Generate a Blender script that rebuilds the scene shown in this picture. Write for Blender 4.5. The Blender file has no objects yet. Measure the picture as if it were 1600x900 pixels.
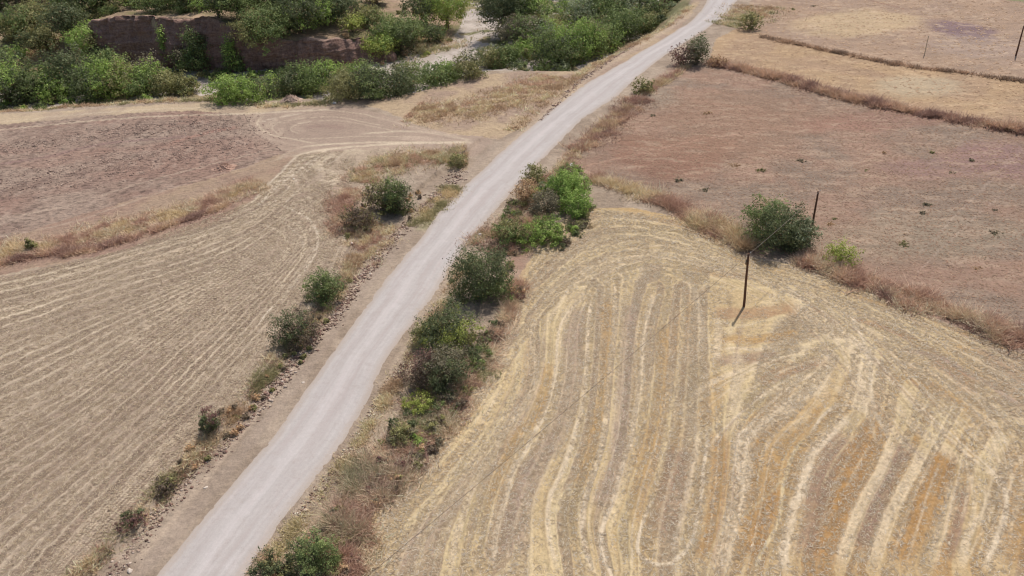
import bpy, math, numpy as np
from mathutils import Matrix, Vector
R = math.radians
scene = bpy.context.scene
col = scene.collection

# ------------------------------------------------------------------ camera
F_PX, PITCH, ROLL, CAM_H = 1150.0, R(33), R(5), 50.0
_f = np.array([0, math.cos(PITCH), -math.sin(PITCH)])
_r0 = np.array([1.0, 0, 0]); _u0 = np.array([0, math.sin(PITCH), math.cos(PITCH)])
_r = math.cos(ROLL) * _r0 - math.sin(ROLL) * _u0
_u = math.cos(ROLL) * _u0 + math.sin(ROLL) * _r0
EYE = np.array([0, 0, CAM_H])
cam_data = bpy.data.cameras.new('camera'); cam = bpy.data.objects.new('camera', cam_data); col.objects.link(cam)
m = Matrix.Identity(4)
for i in range(3):
    m[i][0], m[i][1], m[i][2], m[i][3] = _r[i], _u[i], -_f[i], EYE[i]
cam.matrix_world = m
cam_data.sensor_width = 36; cam_data.lens = 36 * F_PX / 1600
cam_data.clip_start = 0.5; cam_data.clip_end = 9000
scene.camera = cam

# ------------------------------------------------------------------ sky, sun, exposure
SUN_EL, SUN_AZ = R(60), R(32)          # azimuth clockwise from +Y (straight ahead)
world = bpy.data.worlds.new('World'); scene.world = world; world.use_nodes = True
nt = world.node_tree; bg = nt.nodes['Background']
sky = nt.nodes.new('ShaderNodeTexSky'); sky.sky_type = 'NISHITA'; sky.sun_disc = False
sky.sun_elevation = SUN_EL; sky.sun_rotation = SUN_AZ; sky.dust_density = 2.5
nt.links.new(sky.outputs[0], bg.inputs[0]); bg.inputs[1].default_value = 0.10
sun_d = bpy.data.lights.new('sun', 'SUN'); sun_d.energy = 3.6; sun_d.angle = R(0.6); sun_d.color = (1, .95, .9)
sun = bpy.data.objects.new('sun', sun_d); col.objects.link(sun)
sd = Vector((math.sin(SUN_AZ) * math.cos(SUN_EL), math.cos(SUN_AZ) * math.cos(SUN_EL), math.sin(SUN_EL)))
sun.rotation_euler = sd.to_track_quat('Z', 'Y').to_euler()
vs = scene.view_settings
vs.view_transform = 'Standard'; vs.look = 'None'; vs.gamma = 1; vs.exposure = 0.12; vs.use_curve_mapping = False
scene.cycles.filter_width = 1.2
scene.cycles.max_bounces = 4; scene.cycles.diffuse_bounces = 3; scene.cycles.transmission_bounces = 3
scene.cycles.use_adaptive_sampling = True

# ------------------------------------------------------------------ maths helpers
def w2(px, py, z=0.0):
    px = np.asarray(px, float); py = np.asarray(py, float)
    d = _f * F_PX + np.multiply.outer(px - 800, _r) - np.multiply.outer(py - 450, _u)
    t = (z - CAM_H) / d[..., 2]
    return EYE + d * t[..., None]
def P2(pts, z=0.0):
    a = np.array(pts, float); return w2(a[:, 0], a[:, 1], z)[:, :2]
def smooth(pts, k=4):
    p = np.asarray(pts, float); n = len(p)
    if n < 3: return p
    q = np.vstack([2 * p[0] - p[1], p, 2 * p[-1] - p[-2]]); out = []
    for i in range(1, n):
        a, b, c, d = q[i - 1], q[i], q[i + 1], q[i + 2]
        for j in range(k):
            t = j / k
            out.append(.5 * (2 * b + (c - a) * t + (2 * a - 5 * b + 4 * c - d) * t * t + (3 * b - a - 3 * c + d) * t ** 3))
    out.append(p[-1]); return np.array(out)
def resample(p, n):
    s = np.r_[0, np.cumsum(np.linalg.norm(np.diff(p, axis=0), axis=1))]
    t = np.linspace(0, s[-1], n)
    return np.stack([np.interp(t, s, p[:, i]) for i in range(p.shape[1])], 1)
def sst(a, b, x):
    t = np.clip((x - a) / (b - a), 0, 1); return t * t * (3 - 2 * t)
_rt = np.random.RandomState(7).rand(65536)
def vn(x, y, seed=0):
    xi = np.floor(x).astype(np.int64); yi = np.floor(y).astype(np.int64)
    fx = x - xi; fy = y - yi; fx = fx * fx * (3 - 2 * fx); fy = fy * fy * (3 - 2 * fy)
    h = lambda a, b: _rt[((a * 73856093) ^ (b * 19349663) ^ (seed * 83492791)) & 65535]
    return (h(xi, yi) * (1 - fx) + h(xi + 1, yi) * fx) * (1 - fy) + (h(xi, yi + 1) * (1 - fx) + h(xi + 1, yi + 1) * fx) * fy
def fbm(x, y, seed=0, o=4):
    s = 0; a = 1; t = 0
    for i in range(o):
        s = s + a * vn(x * 2 ** i + 13.7 * i, y * 2 ** i + 5.1 * i, seed + i); t += a; a *= .55
    return s / t
def polydist(P, poly):
    """unsigned distance, arc position, side sign (+ = left of travel direction)"""
    best = np.full(len(P), 1e18); arc = np.zeros(len(P)); sg = np.ones(len(P)); s = 0.0
    for a, b in zip(poly[:-1], poly[1:]):
        e = b - a; L = math.hypot(*e)
        if L < 1e-6: continue
        d = P - a; t = np.clip((d @ e) / (L * L), 0, 1)
        q = d - t[:, None] * e; dd = (q * q).sum(1); mk = dd < best
        cr = e[0] * d[:, 1] - e[1] * d[:, 0]
        best[mk] = dd[mk]; arc[mk] = (s + t * L)[mk]; sg[mk] = np.sign(cr)[mk]; s += L
    return np.sqrt(best), arc, sg
def pip(P, poly):
    ins = np.zeros(len(P), bool); x, y = P[:, 0], P[:, 1]; n = len(poly)
    for i in range(n):
        x1, y1 = poly[i]; x2, y2 = poly[(i + 1) % n]
        if y1 == y2: continue
        c = ((y1 > y) != (y2 > y)) & (x < (x2 - x1) * (y - y1) / (y2 - y1) + x1)
        ins ^= c
    return ins
KR, KG, KB = 1.12, 1.13, 1.15
def D(r, g, b):
    """albedo of a surface that reads as this sRGB colour in full sun"""
    c = np.array([r, g, b]) / 255.0
    l = np.where(c < .04045, c / 12.92, ((c + .055) / 1.055) ** 2.4)
    return l / np.array([KR, KG, KB])

# ------------------------------------------------------------------ terrain
N_LINE = smooth(np.vstack([P2([(-900, 205), (-400, 195), (0, 176), (170, 163), (330, 158), (520, 156), (640, 146), (700, 128), (770, 112),
            (830, 110), (900, 112), (960, 88), (1010, 62), (1052, 36), (1082, 6), (1088, -30), (1075, -75)]), [[60, 420], [40, 700]]]), 3)
ZB = -7.0
C_PX = [(-700, 140), (-300, 128), (0, 112), (110, 106), (160, 104), (230, 106), (300, 108), (350, 111), (400, 112), (460, 109), (520, 105), (590, 99),
        (640, 88), (690, 72), (716, 55), (728, 25), (722, -15), (700, -60)]
C_HC = [4, 4, 5, 7, 13, 14, 14, 13, 11, 8, 7, 6, 4, 3, 3, 3, 3, 3]
C_WC = [25, 25, 25, 12, 2.6, 2.6, 2.6, 2.6, 2.6, 2.6, 2.6, 3, 14, 20, 20, 20, 20, 20]
C_RAW = P2(C_PX, ZB)
C_ARC0 = np.r_[0, np.cumsum(np.linalg.norm(np.diff(C_RAW, axis=0), axis=1))]
C_LINE = np.vstack([smooth(C_RAW, 3), [[-25, 520], [-60, 800]]])
C_ARC = C_ARC0 * (np.r_[0, np.cumsum(np.linalg.norm(np.diff(C_LINE[:-2], axis=0), axis=1))][-1] / C_ARC0[-1])
STEP = smooth(P2([(60, 985), (130, 905), (200, 835), (262, 765), (345, 672), (395, 612), (452, 545), (505, 470), (545, 420), (560, 375), (600, 340)]), 3)
def terrain(x, y):
    x = np.asarray(x, float); y = np.asarray(y, float); sh = x.shape
    P = np.stack([x.ravel(), y.ravel()], 1)
    z = (fbm(P[:, 0] / 18, P[:, 1] / 18, 3, 3) - .5) * .5
    mk = (P[:, 1] > 90)
    if mk.any():
        Q = P[mk]
        dn, _, sn = polydist(Q, N_LINE); dn = dn * sn          # + = valley side
        dc, ac, sc = polydist(Q, C_LINE); dc = dc * sc
        wob = (fbm(Q[:, 0] / 7, Q[:, 1] / 7, 11, 3) - .5)
        zz = ZB * sst(0.0, 13.0, dn + wob * 5)
        hc = np.interp(ac, C_ARC, C_HC); wc = np.interp(ac, C_ARC, C_WC)
        d2 = dc - 1.0
        rise = hc * sst(0, 1, d2 / wc) + (12.0 - hc) * sst(0, 1, (d2 - wc) / 38.0)
        zz = zz + np.where(dn > 0, rise, 0) + np.where(dn > 4, wob * 1.6, 0)
        z[mk] += zz
    near = (P[:, 1] < 200) & (P[:, 0] < 5)
    if near.any():
        ds, a, sg = polydist(P[near], STEP)
        L = 8.0
        z[near] += np.where(ds < 40, .55 * sst(-.5, .5, ds * sg) * sst(40, 25, ds), 0)
    rd = sst(30, 10, np.hypot(x.ravel(), 0))
    return z.reshape(sh)
def hit(px, py):
    d = _f * F_PX + _r * (px - 800) - _u * (py - 450); d = d / np.linalg.norm(d)
    t = np.arange(45, 520, .5); p = EYE + d * t[:, None]
    h = p[:, 2] - terrain(p[:, 0], p[:, 1]); i = np.argmax(h < 0)
    if h[i] >= 0: i = len(t) - 1
    return p[i]
def scale_at(p):
    """metres per photograph pixel at point p"""
    return float(np.dot(np.asarray(p) - EYE, _f)) / F_PX

# ------------------------------------------------------------------ materials
def new_mat(name):
    mt = bpy.data.materials.new(name); mt.use_nodes = True; n = mt.node_tree.nodes; b = n['Principled BSDF']
    b.inputs['Roughness'].default_value = .9; b.inputs['Specular IOR Level'].default_value = .15
    return mt, mt.node_tree, b
def node(t, kind, **kw):
    n = t.nodes.new(kind)
    for k, v in kw.items():
        if hasattr(n, k): setattr(n, k, v)
        else: n.inputs[k].default_value = v
    return n
def noise(t, co, scale, detail=3, rough=.6):
    n = node(t, 'ShaderNodeTexNoise'); n.inputs['Scale'].default_value = scale; n.inputs['Detail'].default_value = detail
    n.inputs['Roughness'].default_value = rough; t.links.new(co, n.inputs['Vector']); return n.outputs['Fac']
def remap(t, v, a, b, c, d):
    n = node(t, 'ShaderNodeMapRange'); t.links.new(v, n.inputs[0])
    for i, k in enumerate((a, b, c, d)): n.inputs[i + 1].default_value = k
    return n.outputs[0]
def math_(t, op, a, b=None, c=None):
    n = node(t, 'ShaderNodeMath'); n.operation = op
    for i, v in enumerate((a, b, c)):
        if v is None: continue
        if isinstance(v, (int, float)): n.inputs[i].default_value = v
        else: t.links.new(v, n.inputs[i])
    return n.outputs[0]
def mulcol(t, c, v):
    n = node(t, 'ShaderNodeVectorMath'); n.operation = 'SCALE'; t.links.new(c, n.inputs[0]); t.links.new(v, n.inputs['Scale']); return n.outputs[0]
def mixcol(t, f, a, b):
    n = node(t, 'ShaderNodeMix'); n.data_type = 'RGBA'
    for s, v in ((n.inputs[0], f), (n.inputs[6], a), (n.inputs[7], b)):
        if isinstance(v, (int, float)): s.default_value = v
        elif isinstance(v, (tuple, list, np.ndarray)): s.default_value = (*v, 1) if len(v) == 3 else v
        else: t.links.new(v, s)
    return n.outputs[2]
def attr(t, name):
    n = node(t, 'ShaderNodeAttribute'); n.attribute_name = name; return n
def bump(t, b, h, strength, dist):
    n = node(t, 'ShaderNodeBump'); n.inputs['Distance'].default_value = dist
    if isinstance(strength, (int, float)): n.inputs['Strength'].default_value = strength
    else: t.links.new(strength, n.inputs['Strength'])
    t.links.new(h, n.inputs['Height']); t.links.new(n.outputs[0], b.inputs['Normal'])

# ground: albedo and surface kind come from mesh attributes, fine grain from noise
M_GROUND, t, b = new_mat('ground')
co = node(t, 'ShaderNodeNewGeometry').outputs['Position']
A = attr(t, 'albedo'); K = attr(t, 'kind'); sep = node(t, 'ShaderNodeSeparateColor'); t.links.new(K.outputs['Color'], sep.inputs[0])
clod, straw = sep.outputs[0], sep.outputs[1]
nf = noise(t, co, 3.0, 4, .8); nm = noise(t, co, 1.3, 3, .65); nl = noise(t, co, .35, 2)
f1 = remap(t, nf, .3, .7, .80, 1.20); f2 = remap(t, nm, .3, .7, .95, 1.05); f3 = remap(t, nl, .3, .7, .95, 1.05)
c = mulcol(t, A.outputs['Color'], math_(t, 'MULTIPLY', math_(t, 'MULTIPLY', f1, f2), f3))
# straw glints
mp = node(t, 'ShaderNodeMapping'); t.links.new(co, mp.inputs[0]); mp.inputs['Scale'].default_value = (1.0, .45, 1); mp.inputs['Rotation'].default_value = (0, 0, .3)
ns = noise(t, mp.outputs[0], 7.5, 2, .7)
fs = math_(t, 'MULTIPLY', remap(t, ns, .54, .70, 0, .38), straw)
c = mixcol(t, fs, c, D(206, 188, 158))
ng = noise(t, mp.outputs[0], 5.0, 2, .7)
c = mulcol(t, c, math_(t, 'SUBTRACT', 1.0, math_(t, 'MULTIPLY', remap(t, ng, .52, .70, 0, .26), straw)))
# clods
mp2 = node(t, 'ShaderNodeMapping'); t.links.new(co, mp2.inputs[0]); mp2.inputs['Scale'].default_value = (.8, 1.3, 1)
nc = noise(t, mp2.outputs[0], 1.15, 3, .6)
c = mulcol(t, c, math_(t, 'SUBTRACT', 1.0, math_(t, 'MULTIPLY', remap(t, nc, .50, .64, 0, .42), clod)))
t.links.new(c, b.inputs['Base Color'])
h = math_(t, 'ADD', math_(t, 'MULTIPLY', nf, .35), math_(t, 'MULTIPLY', nc, math_(t, 'ADD', .4, clod)))
bump(t, b, h, .9, .28)

def col_mat(name, trans=0.0, rough=.75, grain=0.0):
    mt, t, b = new_mat(name); a = attr(t, 'tint'); c = a.outputs['Color']
    b.inputs['Roughness'].default_value = rough
    if grain:
        co = node(t, 'ShaderNodeNewGeometry').outputs['Position']
        c = mulcol(t, c, remap(t, noise(t, co, grain, 3), .3, .7, .75, 1.25))
    t.links.new(c, b.inputs['Base Color'])
    if trans:
        tr = node(t, 'ShaderNodeBsdfTranslucent'); t.links.new(c, tr.inputs[0]); mx = node(t, 'ShaderNodeMixShader'); mx.inputs[0].default_value = trans
        t.links.new(b.outputs[0], mx.inputs[1]); t.links.new(tr.outputs[0], mx.inputs[2]); t.links.new(mx.outputs[0], t.nodes['Material Output'].inputs[0])
    return mt
M_LEAF = col_mat('leaves', .35, .6)
M_GRASS = col_mat('dry_grass', .25, .8)
M_BARK = col_mat('bark', 0, .9, 9)
M_STONE = col_mat('stone', 0, .85, 14)
M_STRAW = col_mat('straw', 0, .9, 7)

# ------------------------------------------------------------------ mesh helpers
def mesh_np(name, V, Fc, mat, tint=None, attrs=None, parent=None, shade=False):
    """V (n,3), Fc (m,3|4) int array"""
    me = bpy.data.meshes.new(name); V = np.ascontiguousarray(V, np.float32); k = Fc.shape[1]
    me.vertices.add(len(V)); me.vertices.foreach_set('co', V.ravel())
    me.loops.add(Fc.size); me.loops.foreach_set('vertex_index', np.ascontiguousarray(Fc, np.int32).ravel())
    me.polygons.add(len(Fc)); me.polygons.foreach_set('loop_start', np.arange(0, Fc.size, k, dtype=np.int32))
    try: me.polygons.foreach_set('loop_total', np.full(len(Fc), k, np.int32))
    except Exception: pass
    if shade: me.polygons.foreach_set('use_smooth', np.ones(len(Fc), bool))
    me.update(calc_edges=True)
    at = dict(attrs or {})
    if tint is not None: at['tint'] = tint
    for n, v in at.items():
        a = me.color_attributes.new(n, 'FLOAT_COLOR', 'POINT')
        a.data.foreach_set('color', np.ascontiguousarray(np.c_[v, np.ones(len(v))], np.float32).ravel())
    me.materials.append(mat)
    o = bpy.data.objects.new(name, me); col.objects.link(o)
    if parent: o.parent = parent
    return o
def tag(o, label=None, cat=None, group=None, kind=None):
    if label: o['label'] = label
    if cat: o['category'] = cat
    if group: o['group'] = group
    if kind: o['kind'] = kind
    return o
def empty(name, loc, rz=0):
    o = bpy.data.objects.new(name, None); col.objects.link(o); o.location = loc; o.rotation_euler = (0, 0, rz); o.empty_display_size = .5; return o
class Buf:
    def __init__(s): s.v = []; s.f = []; s.c = []; s.n = 0
    def add(s, V, F, C):
        V = np.asarray(V, float); s.v.append(V); s.f.append(np.asarray(F) + s.n); s.n += len(V)
        C = np.asarray(C, float); s.c.append(np.broadcast_to(C, (len(V), 3)))
    def tube(s, pts, radii, color, seg=6, cap=True):
        pts = np.asarray(pts, float); rings = []
        for i, p in enumerate(pts):
            d = pts[min(i + 1, len(pts) - 1)] - pts[max(i - 1, 0)]; d = d / (np.linalg.norm(d) + 1e-9)
            a = np.cross(d, [0.3, 1, 0.1]); a /= np.linalg.norm(a); b_ = np.cross(d, a)
            th = np.arange(seg) * 2 * np.pi / seg
            rings.append(p + radii[i] * (np.cos(th)[:, None] * a + np.sin(th)[:, None] * b_))
        V = np.vstack(rings); F = []
        for i in range(len(pts) - 1):
            for j in range(seg):
                k = (j + 1) % seg; F.append((i * seg + j, i * seg + k, (i + 1) * seg + k, (i + 1) * seg + j))
        if cap:
            V = np.vstack([V, pts[-1] + 0.0]); c0 = len(V) - 1; q = (len(pts) - 1) * seg
            for j in range(seg): F.append((q + j, q + (j + 1) % seg, c0, c0))
        s.add(V, np.array(F), color)
    def build(s, name, mat, parent=None, shade=False):
        V = np.vstack(s.v); F = np.vstack(s.f); C = np.vstack(s.c)
        tri = F[:, 2] == F[:, 3] if F.shape[1] == 4 else None
        if tri is not None and tri.any():
            me = bpy.data.meshes.new(name); me.from_pydata(V.tolist(), [], [tuple(f[:3]) if t_ else tuple(f) for f, t_ in zip(F.tolist(), tri)])
            a = me.color_attributes.new('tint', 'FLOAT_COLOR', 'POINT'); a.data.foreach_set('color', np.ascontiguousarray(np.c_[C, np.ones(len(C))], np.float32).ravel())
            me.materials.append(mat)
            if shade: me.polygons.foreach_set('use_smooth', np.ones(len(me.polygons), bool))
            o = bpy.data.objects.new(name, me); col.objects.link(o); o.parent = parent; return o
        return mesh_np(name, V, F, mat, tint=C, parent=parent, shade=shade)

# ------------------------------------------------------------------ ROAD edges
RL = [(200, 950), (240, 900), (320, 805), (400, 712), (430, 675), (512, 562), (592, 450), (650, 380), (705, 312), (797, 225), (900, 142), (950, 112),
      (1050, 52), (1088, 25), (1104, 0), (1108, -20), (1104, -60)]
RR = [(340, 950), (383, 897), (405, 866), (495, 742), (545, 675), (607, 562), (687, 450), (728, 380), (800, 300), (870, 225), (912, 185), (965, 150),
      (1025, 97), (1070, 67), (1100, 47), (1135, 22), (1152, 0), (1160, -20), (1158, -60)]
rl = P2(RL); rr = P2(RR)
def extend(p, back, fwd):
    a = p[0] + (p[0] - p[1]) / np.linalg.norm(p[0] - p[1]) * back; b_ = p[-1] + (p[-1] - p[-2]) / np.linalg.norm(p[-1] - p[-2]) * fwd
    return np.vstack([a, p, b_])
rl = resample(smooth(rl, 4), 420); rr = resample(smooth(rr, 4), 420)
e0 = ((rl[0] - rl[6]) + (rr[0] - rr[6])); e0 /= np.linalg.norm(e0); e1 = ((rl[-1] - rl[-8]) + (rr[-1] - rr[-8])); e1 /= np.linalg.norm(e1)
back = np.linspace(120, 1, 60)[:, None]; fw = np.linspace(3, 900, 120)[:, None]
rl = np.vstack([rl[0] + e0 * back, rl, rl[-1] + e1 * fw]); rr = np.vstack([rr[0] + e0 * back, rr, rr[-1] + e1 * fw])
ROAD_C = (rl + rr) / 2

# ------------------------------------------------------------------ GROUND sheet
az_d = np.linspace(-54, 54, 1150); az_c = np.linspace(54, 306, 64)[1:-1]
AZ = R(1) * np.r_[az_d, az_c]
dep = np.linspace(59, 9.0, 760); rad = CAM_H / np.tan(R(1) * dep)
RAD = np.r_[np.array([4, 9, 14, 19, 24]), rad, rad[-1] * 1.018 ** np.arange(1, 30), rad[-1] * 1.018 ** 29 * 1.17 ** np.arange(1, 18)]
nr, na = len(RAD), len(AZ)
X = RAD[:, None] * np.sin(AZ); Y = RAD[:, None] * np.cos(AZ)
GP = np.stack([X.ravel(), Y.ravel()], 1)
Z = terrain(GP[:, 0], GP[:, 1])

PW = GP + 1.1 * (np.stack([fbm(GP[:, 0] / 2.2, GP[:, 1] / 2.2, 21, 3), fbm(GP[:, 0] / 2.2, GP[:, 1] / 2.2, 31, 3)], 1) - .5)   # ragged borders
npts = len(GP)
alb = np.empty((npts, 3)); kind = np.zeros((npts, 3))
gx, gy = GP[:, 0], GP[:, 1]
n_big = fbm(gx / 14, gy / 14, 41, 4); n_mid = fbm(gx / 3.2, gy / 3.2, 43, 4); n_sm = fbm(gx / .7, gy / .7, 47, 3); n_pt = fbm(gx / 6.5, gy / 6.5, 49, 4)
def lerp(a, b_, t): return a + (b_ - a) * t[:, None] if np.ndim(t) else a + (b_ - a) * t
def mixn(a, b_, n, lo=.35, hi=.65): return lerp(np.broadcast_to(a, (len(n), 3)), np.broadcast_to(b_, (len(n), 3)), sst(lo, hi, n))
def put(mask, colr, kd=None):
    alb[mask] = colr if np.ndim(colr) == 1 else colr[mask]
    if kd is not None: kind[mask] = kd
def paint(mask_or_idx, colr, w):
    alb[mask_or_idx] = alb[mask_or_idx] * (1 - w[:, None]) + np.asarray(colr) * w[:, None]

# default: dry verge
dirt = mixn(D(150, 133, 116), D(168, 151, 133), n_mid); dirt = dirt * (0.9 + .2 * n_sm)[:, None]
put(np.ones(npts, bool), dirt, (.25, .3, 0))

# --- upper left ploughed field
PLOUGH = P2([(-500, 262), (-200, 214), (0, 193), (150, 180), (300, 172), (380, 180), (396, 205), (450, 238), (380, 264), (200, 313), (0, 374), (-300, 455), (-900, 560)])
pm = pip(PW, PLOUGH)
c1 = mixn(D(156, 136, 121), D(146, 124, 110), n_pt)
red = sst(.45, .62, fbm(gx / 22, gy / 9, 55, 3))
c1 = lerp(c1, np.broadcast_to(D(152, 118, 104), c1.shape), red * .4)
dash = vn(gx / 1.1 + 1.5 * n_sm, gy / 1.7, 87); c1 = lerp(c1, np.broadcast_to(D(112, 92, 84), c1.shape), sst(.66, .86, dash) * .5); c1 = lerp(c1, np.broadcast_to(D(176, 156, 140), c1.shape), sst(.3, .12, dash) * .4)
put(pm, c1, (1.0, .1, 0))
# --- grass strip between ploughed and stubble field
GST = P2([(-900, 560), (-300, 455), (0, 374), (200, 313), (380, 264), (450, 238), (472, 240), (420, 290), (395, 320), (330, 356), (200, 390), (0, 428), (-300, 490), (-900, 620)])
gm = pip(PW, GST); put(gm, mixn(D(152, 126, 110), D(162, 140, 118), n_pt), (.5, .4, 0))
# --- left stubble field with its swath family
LST = P2([(-1500, 800), (-900, 620), (-300, 490), (0, 428), (200, 390), (330, 356), (395, 320), (420, 290), (472, 240), (560, 234), (640, 234), (700, 240), (640, 262), (560, 300), (538, 340), (548, 385), (530, 425),
          (502, 470), (445, 545), (390, 612), (338, 675), (255, 768), (195, 838), (130, 905), (60, 985), (-400, 1500), (-1500, 1500)])
lm = pip(PW, LST)
def family(mask, guides, z=0):
    """swath coordinate between successive guide curves (metres-like units)"""
    P = GP[mask]; ds = []; sg = []
    for g in guides:
        d, _, s = polydist(P, smooth(P2(g, z), 2)); ds.append(d); sg.append(s)
    ds = np.array(ds); cnt = np.zeros(len(P), int)
    for i in range(len(guides)): cnt += (sg[i] < 0)
    cnt = np.clip(cnt, 0, len(guides)); i0 = np.clip(cnt - 1, 0, len(guides) - 2); ar = np.arange(len(P))
    a = ds[i0, ar]; b_ = ds[i0 + 1, ar]; fr = a / (a + b_ + 1e-6)
    s = i0 + fr; s = np.where(cnt == 0, -ds[0] / 12, s); s = np.where(cnt >= len(guides), len(guides) - 1 + ds[-1] / 12, s)
    return s
LG = [[(-900, 640), (-300, 500), (-50, 440), (150, 398), (300, 364), (395, 330), (440, 300)],
      [(-900, 900), (-300, 660), (-50, 560), (100, 505), (220, 465), (330, 425), (430, 368), (470, 325)],
      [(-900, 1300), (-300, 840), (-50, 700), (100, 620), (230, 535), (340, 458), (440, 388), (490, 335)],
      [(-500, 1300), (-200, 980), (-50, 850), (80, 740), (200, 640), (330, 520), (440, 420), (505, 350)],
      [(-200, 1200), (20, 950), (150, 810), (280, 680), (400, 550), (470, 455), (520, 370)],
      [(0, 1050), (120, 900), (250, 762), (372, 622), (452, 515), (503, 440), (535, 370)]]
base = mixn(D(162, 144, 125), D(170, 152, 132), n_pt)
s = family(lm, LG)
P = GP[lm]; wv = (fbm(P[:, 0] / 9, P[:, 1] / 9, 61, 2) - .5) * .05
wv = wv + (fbm(P[:, 0] / .7, P[:, 1] / .7, 47, 3) - .5) * .045 + (fbm(P[:, 0] / 4, P[:, 1] / 4, 48, 2) - .5) * .05; fd = .45 + .55 * sst(.36, .58, fbm(P[:, 0] / 11, P[:, 1] / 11, 118, 3))
qd = (s + wv) * 7.5; idx = np.floor(qd); fr = qd - idx; al_ = P[:, 1] / 26
v1 = vn(idx * 1.37 + .5, al_, 63); v2 = vn(idx * 2.11 + .5, P[:, 1] / 11, 64); st2 = vn((s + wv) * 30, P[:, 0] / 6, 65)
ln_ = sst(.30, .46, np.abs(fr - .5)); sub = base[lm]
sub = lerp(sub, np.broadcast_to(D(190, 172, 148), sub.shape), sst(.55, .85, v1) * .55)
sub = lerp(sub, np.broadcast_to(D(142, 122, 106), sub.shape), sst(.45, .15, v1) * .6)
sub = lerp(sub, np.broadcast_to(D(204, 187, 162), sub.shape), ln_ * sst(.25, .7, v2) * .85 * fd)
sub = lerp(sub, np.broadcast_to(D(128, 108, 94), sub.shape), sst(.14, .02, np.abs(fr - .28)) * sst(.4, .75, v2) * .5 * fd)
sub = sub * (.92 + .16 * st2)[:, None]
RIDGE = np.zeros(npts); RIDGE[lm] = ln_ * .07
alb[lm] = sub; kind[lm] = (.25, .7, 0)
# --- turning area / farm track
APR = P2([(385, 182), (440, 172), (530, 164), (600, 178), (660, 200), (760, 214), (770, 222), (742, 244), (690, 236), (600, 234), (540, 238), (480, 240), (440, 236), (398, 208)])
am = pip(PW, APR)
# concentric wheel marks
ctr = P2([(500, 196)])[0]; q = GP - ctr; rr_ = np.hypot(q[:, 0] / 2.1, q[:, 1] / 1.9)
ring = .5 + .5 * np.cos(rr_ * 4.2 + n_pt * 5 + 1.5 * np.sin(np.arctan2(q[:, 1], q[:, 0]) * 2)); ring = ring * sst(.3, .6, n_mid) * sst(-6, 8, -q[:, 0])
ac = mixn(D(160, 141, 125), D(178, 159, 140), ring, .3, 1.0)
ac = lerp(ac, np.broadcast_to(D(150, 130, 116), ac.shape), sst(6.5, 2, rr_) * .4)
put(am, ac, (.15, .3, 0))
# --- triangle between road and valley
TRI = P2([(545, 158), (640, 148), (760, 116), (850, 108), (960, 82), (1080, 6), (1110, -30), (1120, -30), (1050, 60), (900, 150), (780, 218), (700, 210), (640, 190), (600, 172)])
tm = pip(PW, TRI); put(tm, mixn(D(160, 138, 120), D(178, 156, 128), n_pt), (.5, .55, 0))
# band between valley edge and ploughed field
BND = P2([(-900, 215), (0, 178), (330, 160), (520, 158), (560, 164), (440, 172), (385, 180), (300, 173), (150, 181), (0, 194), (-900, 320)])
bm = pip(PW, BND); put(bm, mixn(D(168, 148, 128), D(186, 166, 138), n_pt), (.2, .6, 0))

# --- right fallow field
FAL = P2([(880, 262), (950, 196), (1050, 112), (1105, 100), (1300, 146), (1600, 206), (2100, 300), (2600, 420), (2600, 900), (2000, 690), (1600, 545), (1480, 500), (1400, 470), (1250, 405), (1150, 372), (1060, 328), (1000, 304), (930, 280)])
fm = pip(PW, FAL)
fc = mixn(D(142, 124, 109), D(158, 130, 112), n_pt)
def blob(px, py, rx, ry):
    c0 = P2([(px, py)])[0]; ex = np.linalg.norm(P2([(px + rx, py)])[0] - c0); ey = np.linalg.norm(P2([(px, py + ry)])[0] - c0)
    d = np.hypot((gx - c0[0]) / ex, (gy - c0[1]) / ey) + (n_big - .5) * .9 + (n_mid - .5) * .5
    return sst(1.15, .55, d)
fc = lerp(fc, np.broadcast_to(D(146, 110, 92), fc.shape), blob(1040, 235, 120, 46) * .85)
fc = lerp(fc, np.broadcast_to(D(154, 124, 103), fc.shape), blob(1130, 190, 200, 66) * .6)
fc = lerp(fc, np.broadcast_to(D(156, 140, 122), fc.shape), blob(1010, 150, 60, 25) * .7)
fc = lerp(fc, np.broadcast_to(D(146, 116, 112), fc.shape), blob(1560, 250, 120, 35) * .7)
fc = lerp(fc, np.broadcast_to(D(146, 118, 112), fc.shape), blob(1430, 262, 60, 18) * .6)
fc = lerp(fc, np.broadcast_to(D(150, 136, 116), fc.shape), blob(1420, 370, 230, 50) * .6)
fc = lerp(fc, np.broadcast_to(D(160, 120, 104), fc.shape), blob(1380, 190, 160, 18) * .5)
rows = vn((gy + gx * .28) / .9 + n_mid * 2, (gx - gy * .28) / 5, 81)
wisp = vn((gy + gx * .3) / .5 + n_mid * 5, (gx - gy * .3) / 2.6 + n_sm, 83)
fc = lerp(fc, np.broadcast_to(D(182, 158, 136), fc.shape), sst(.55, .85, wisp) * .5); fc = fc * (.82 + .18 * rows)[:, None]
put(fm, fc, (.16, .2, 0))
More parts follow.
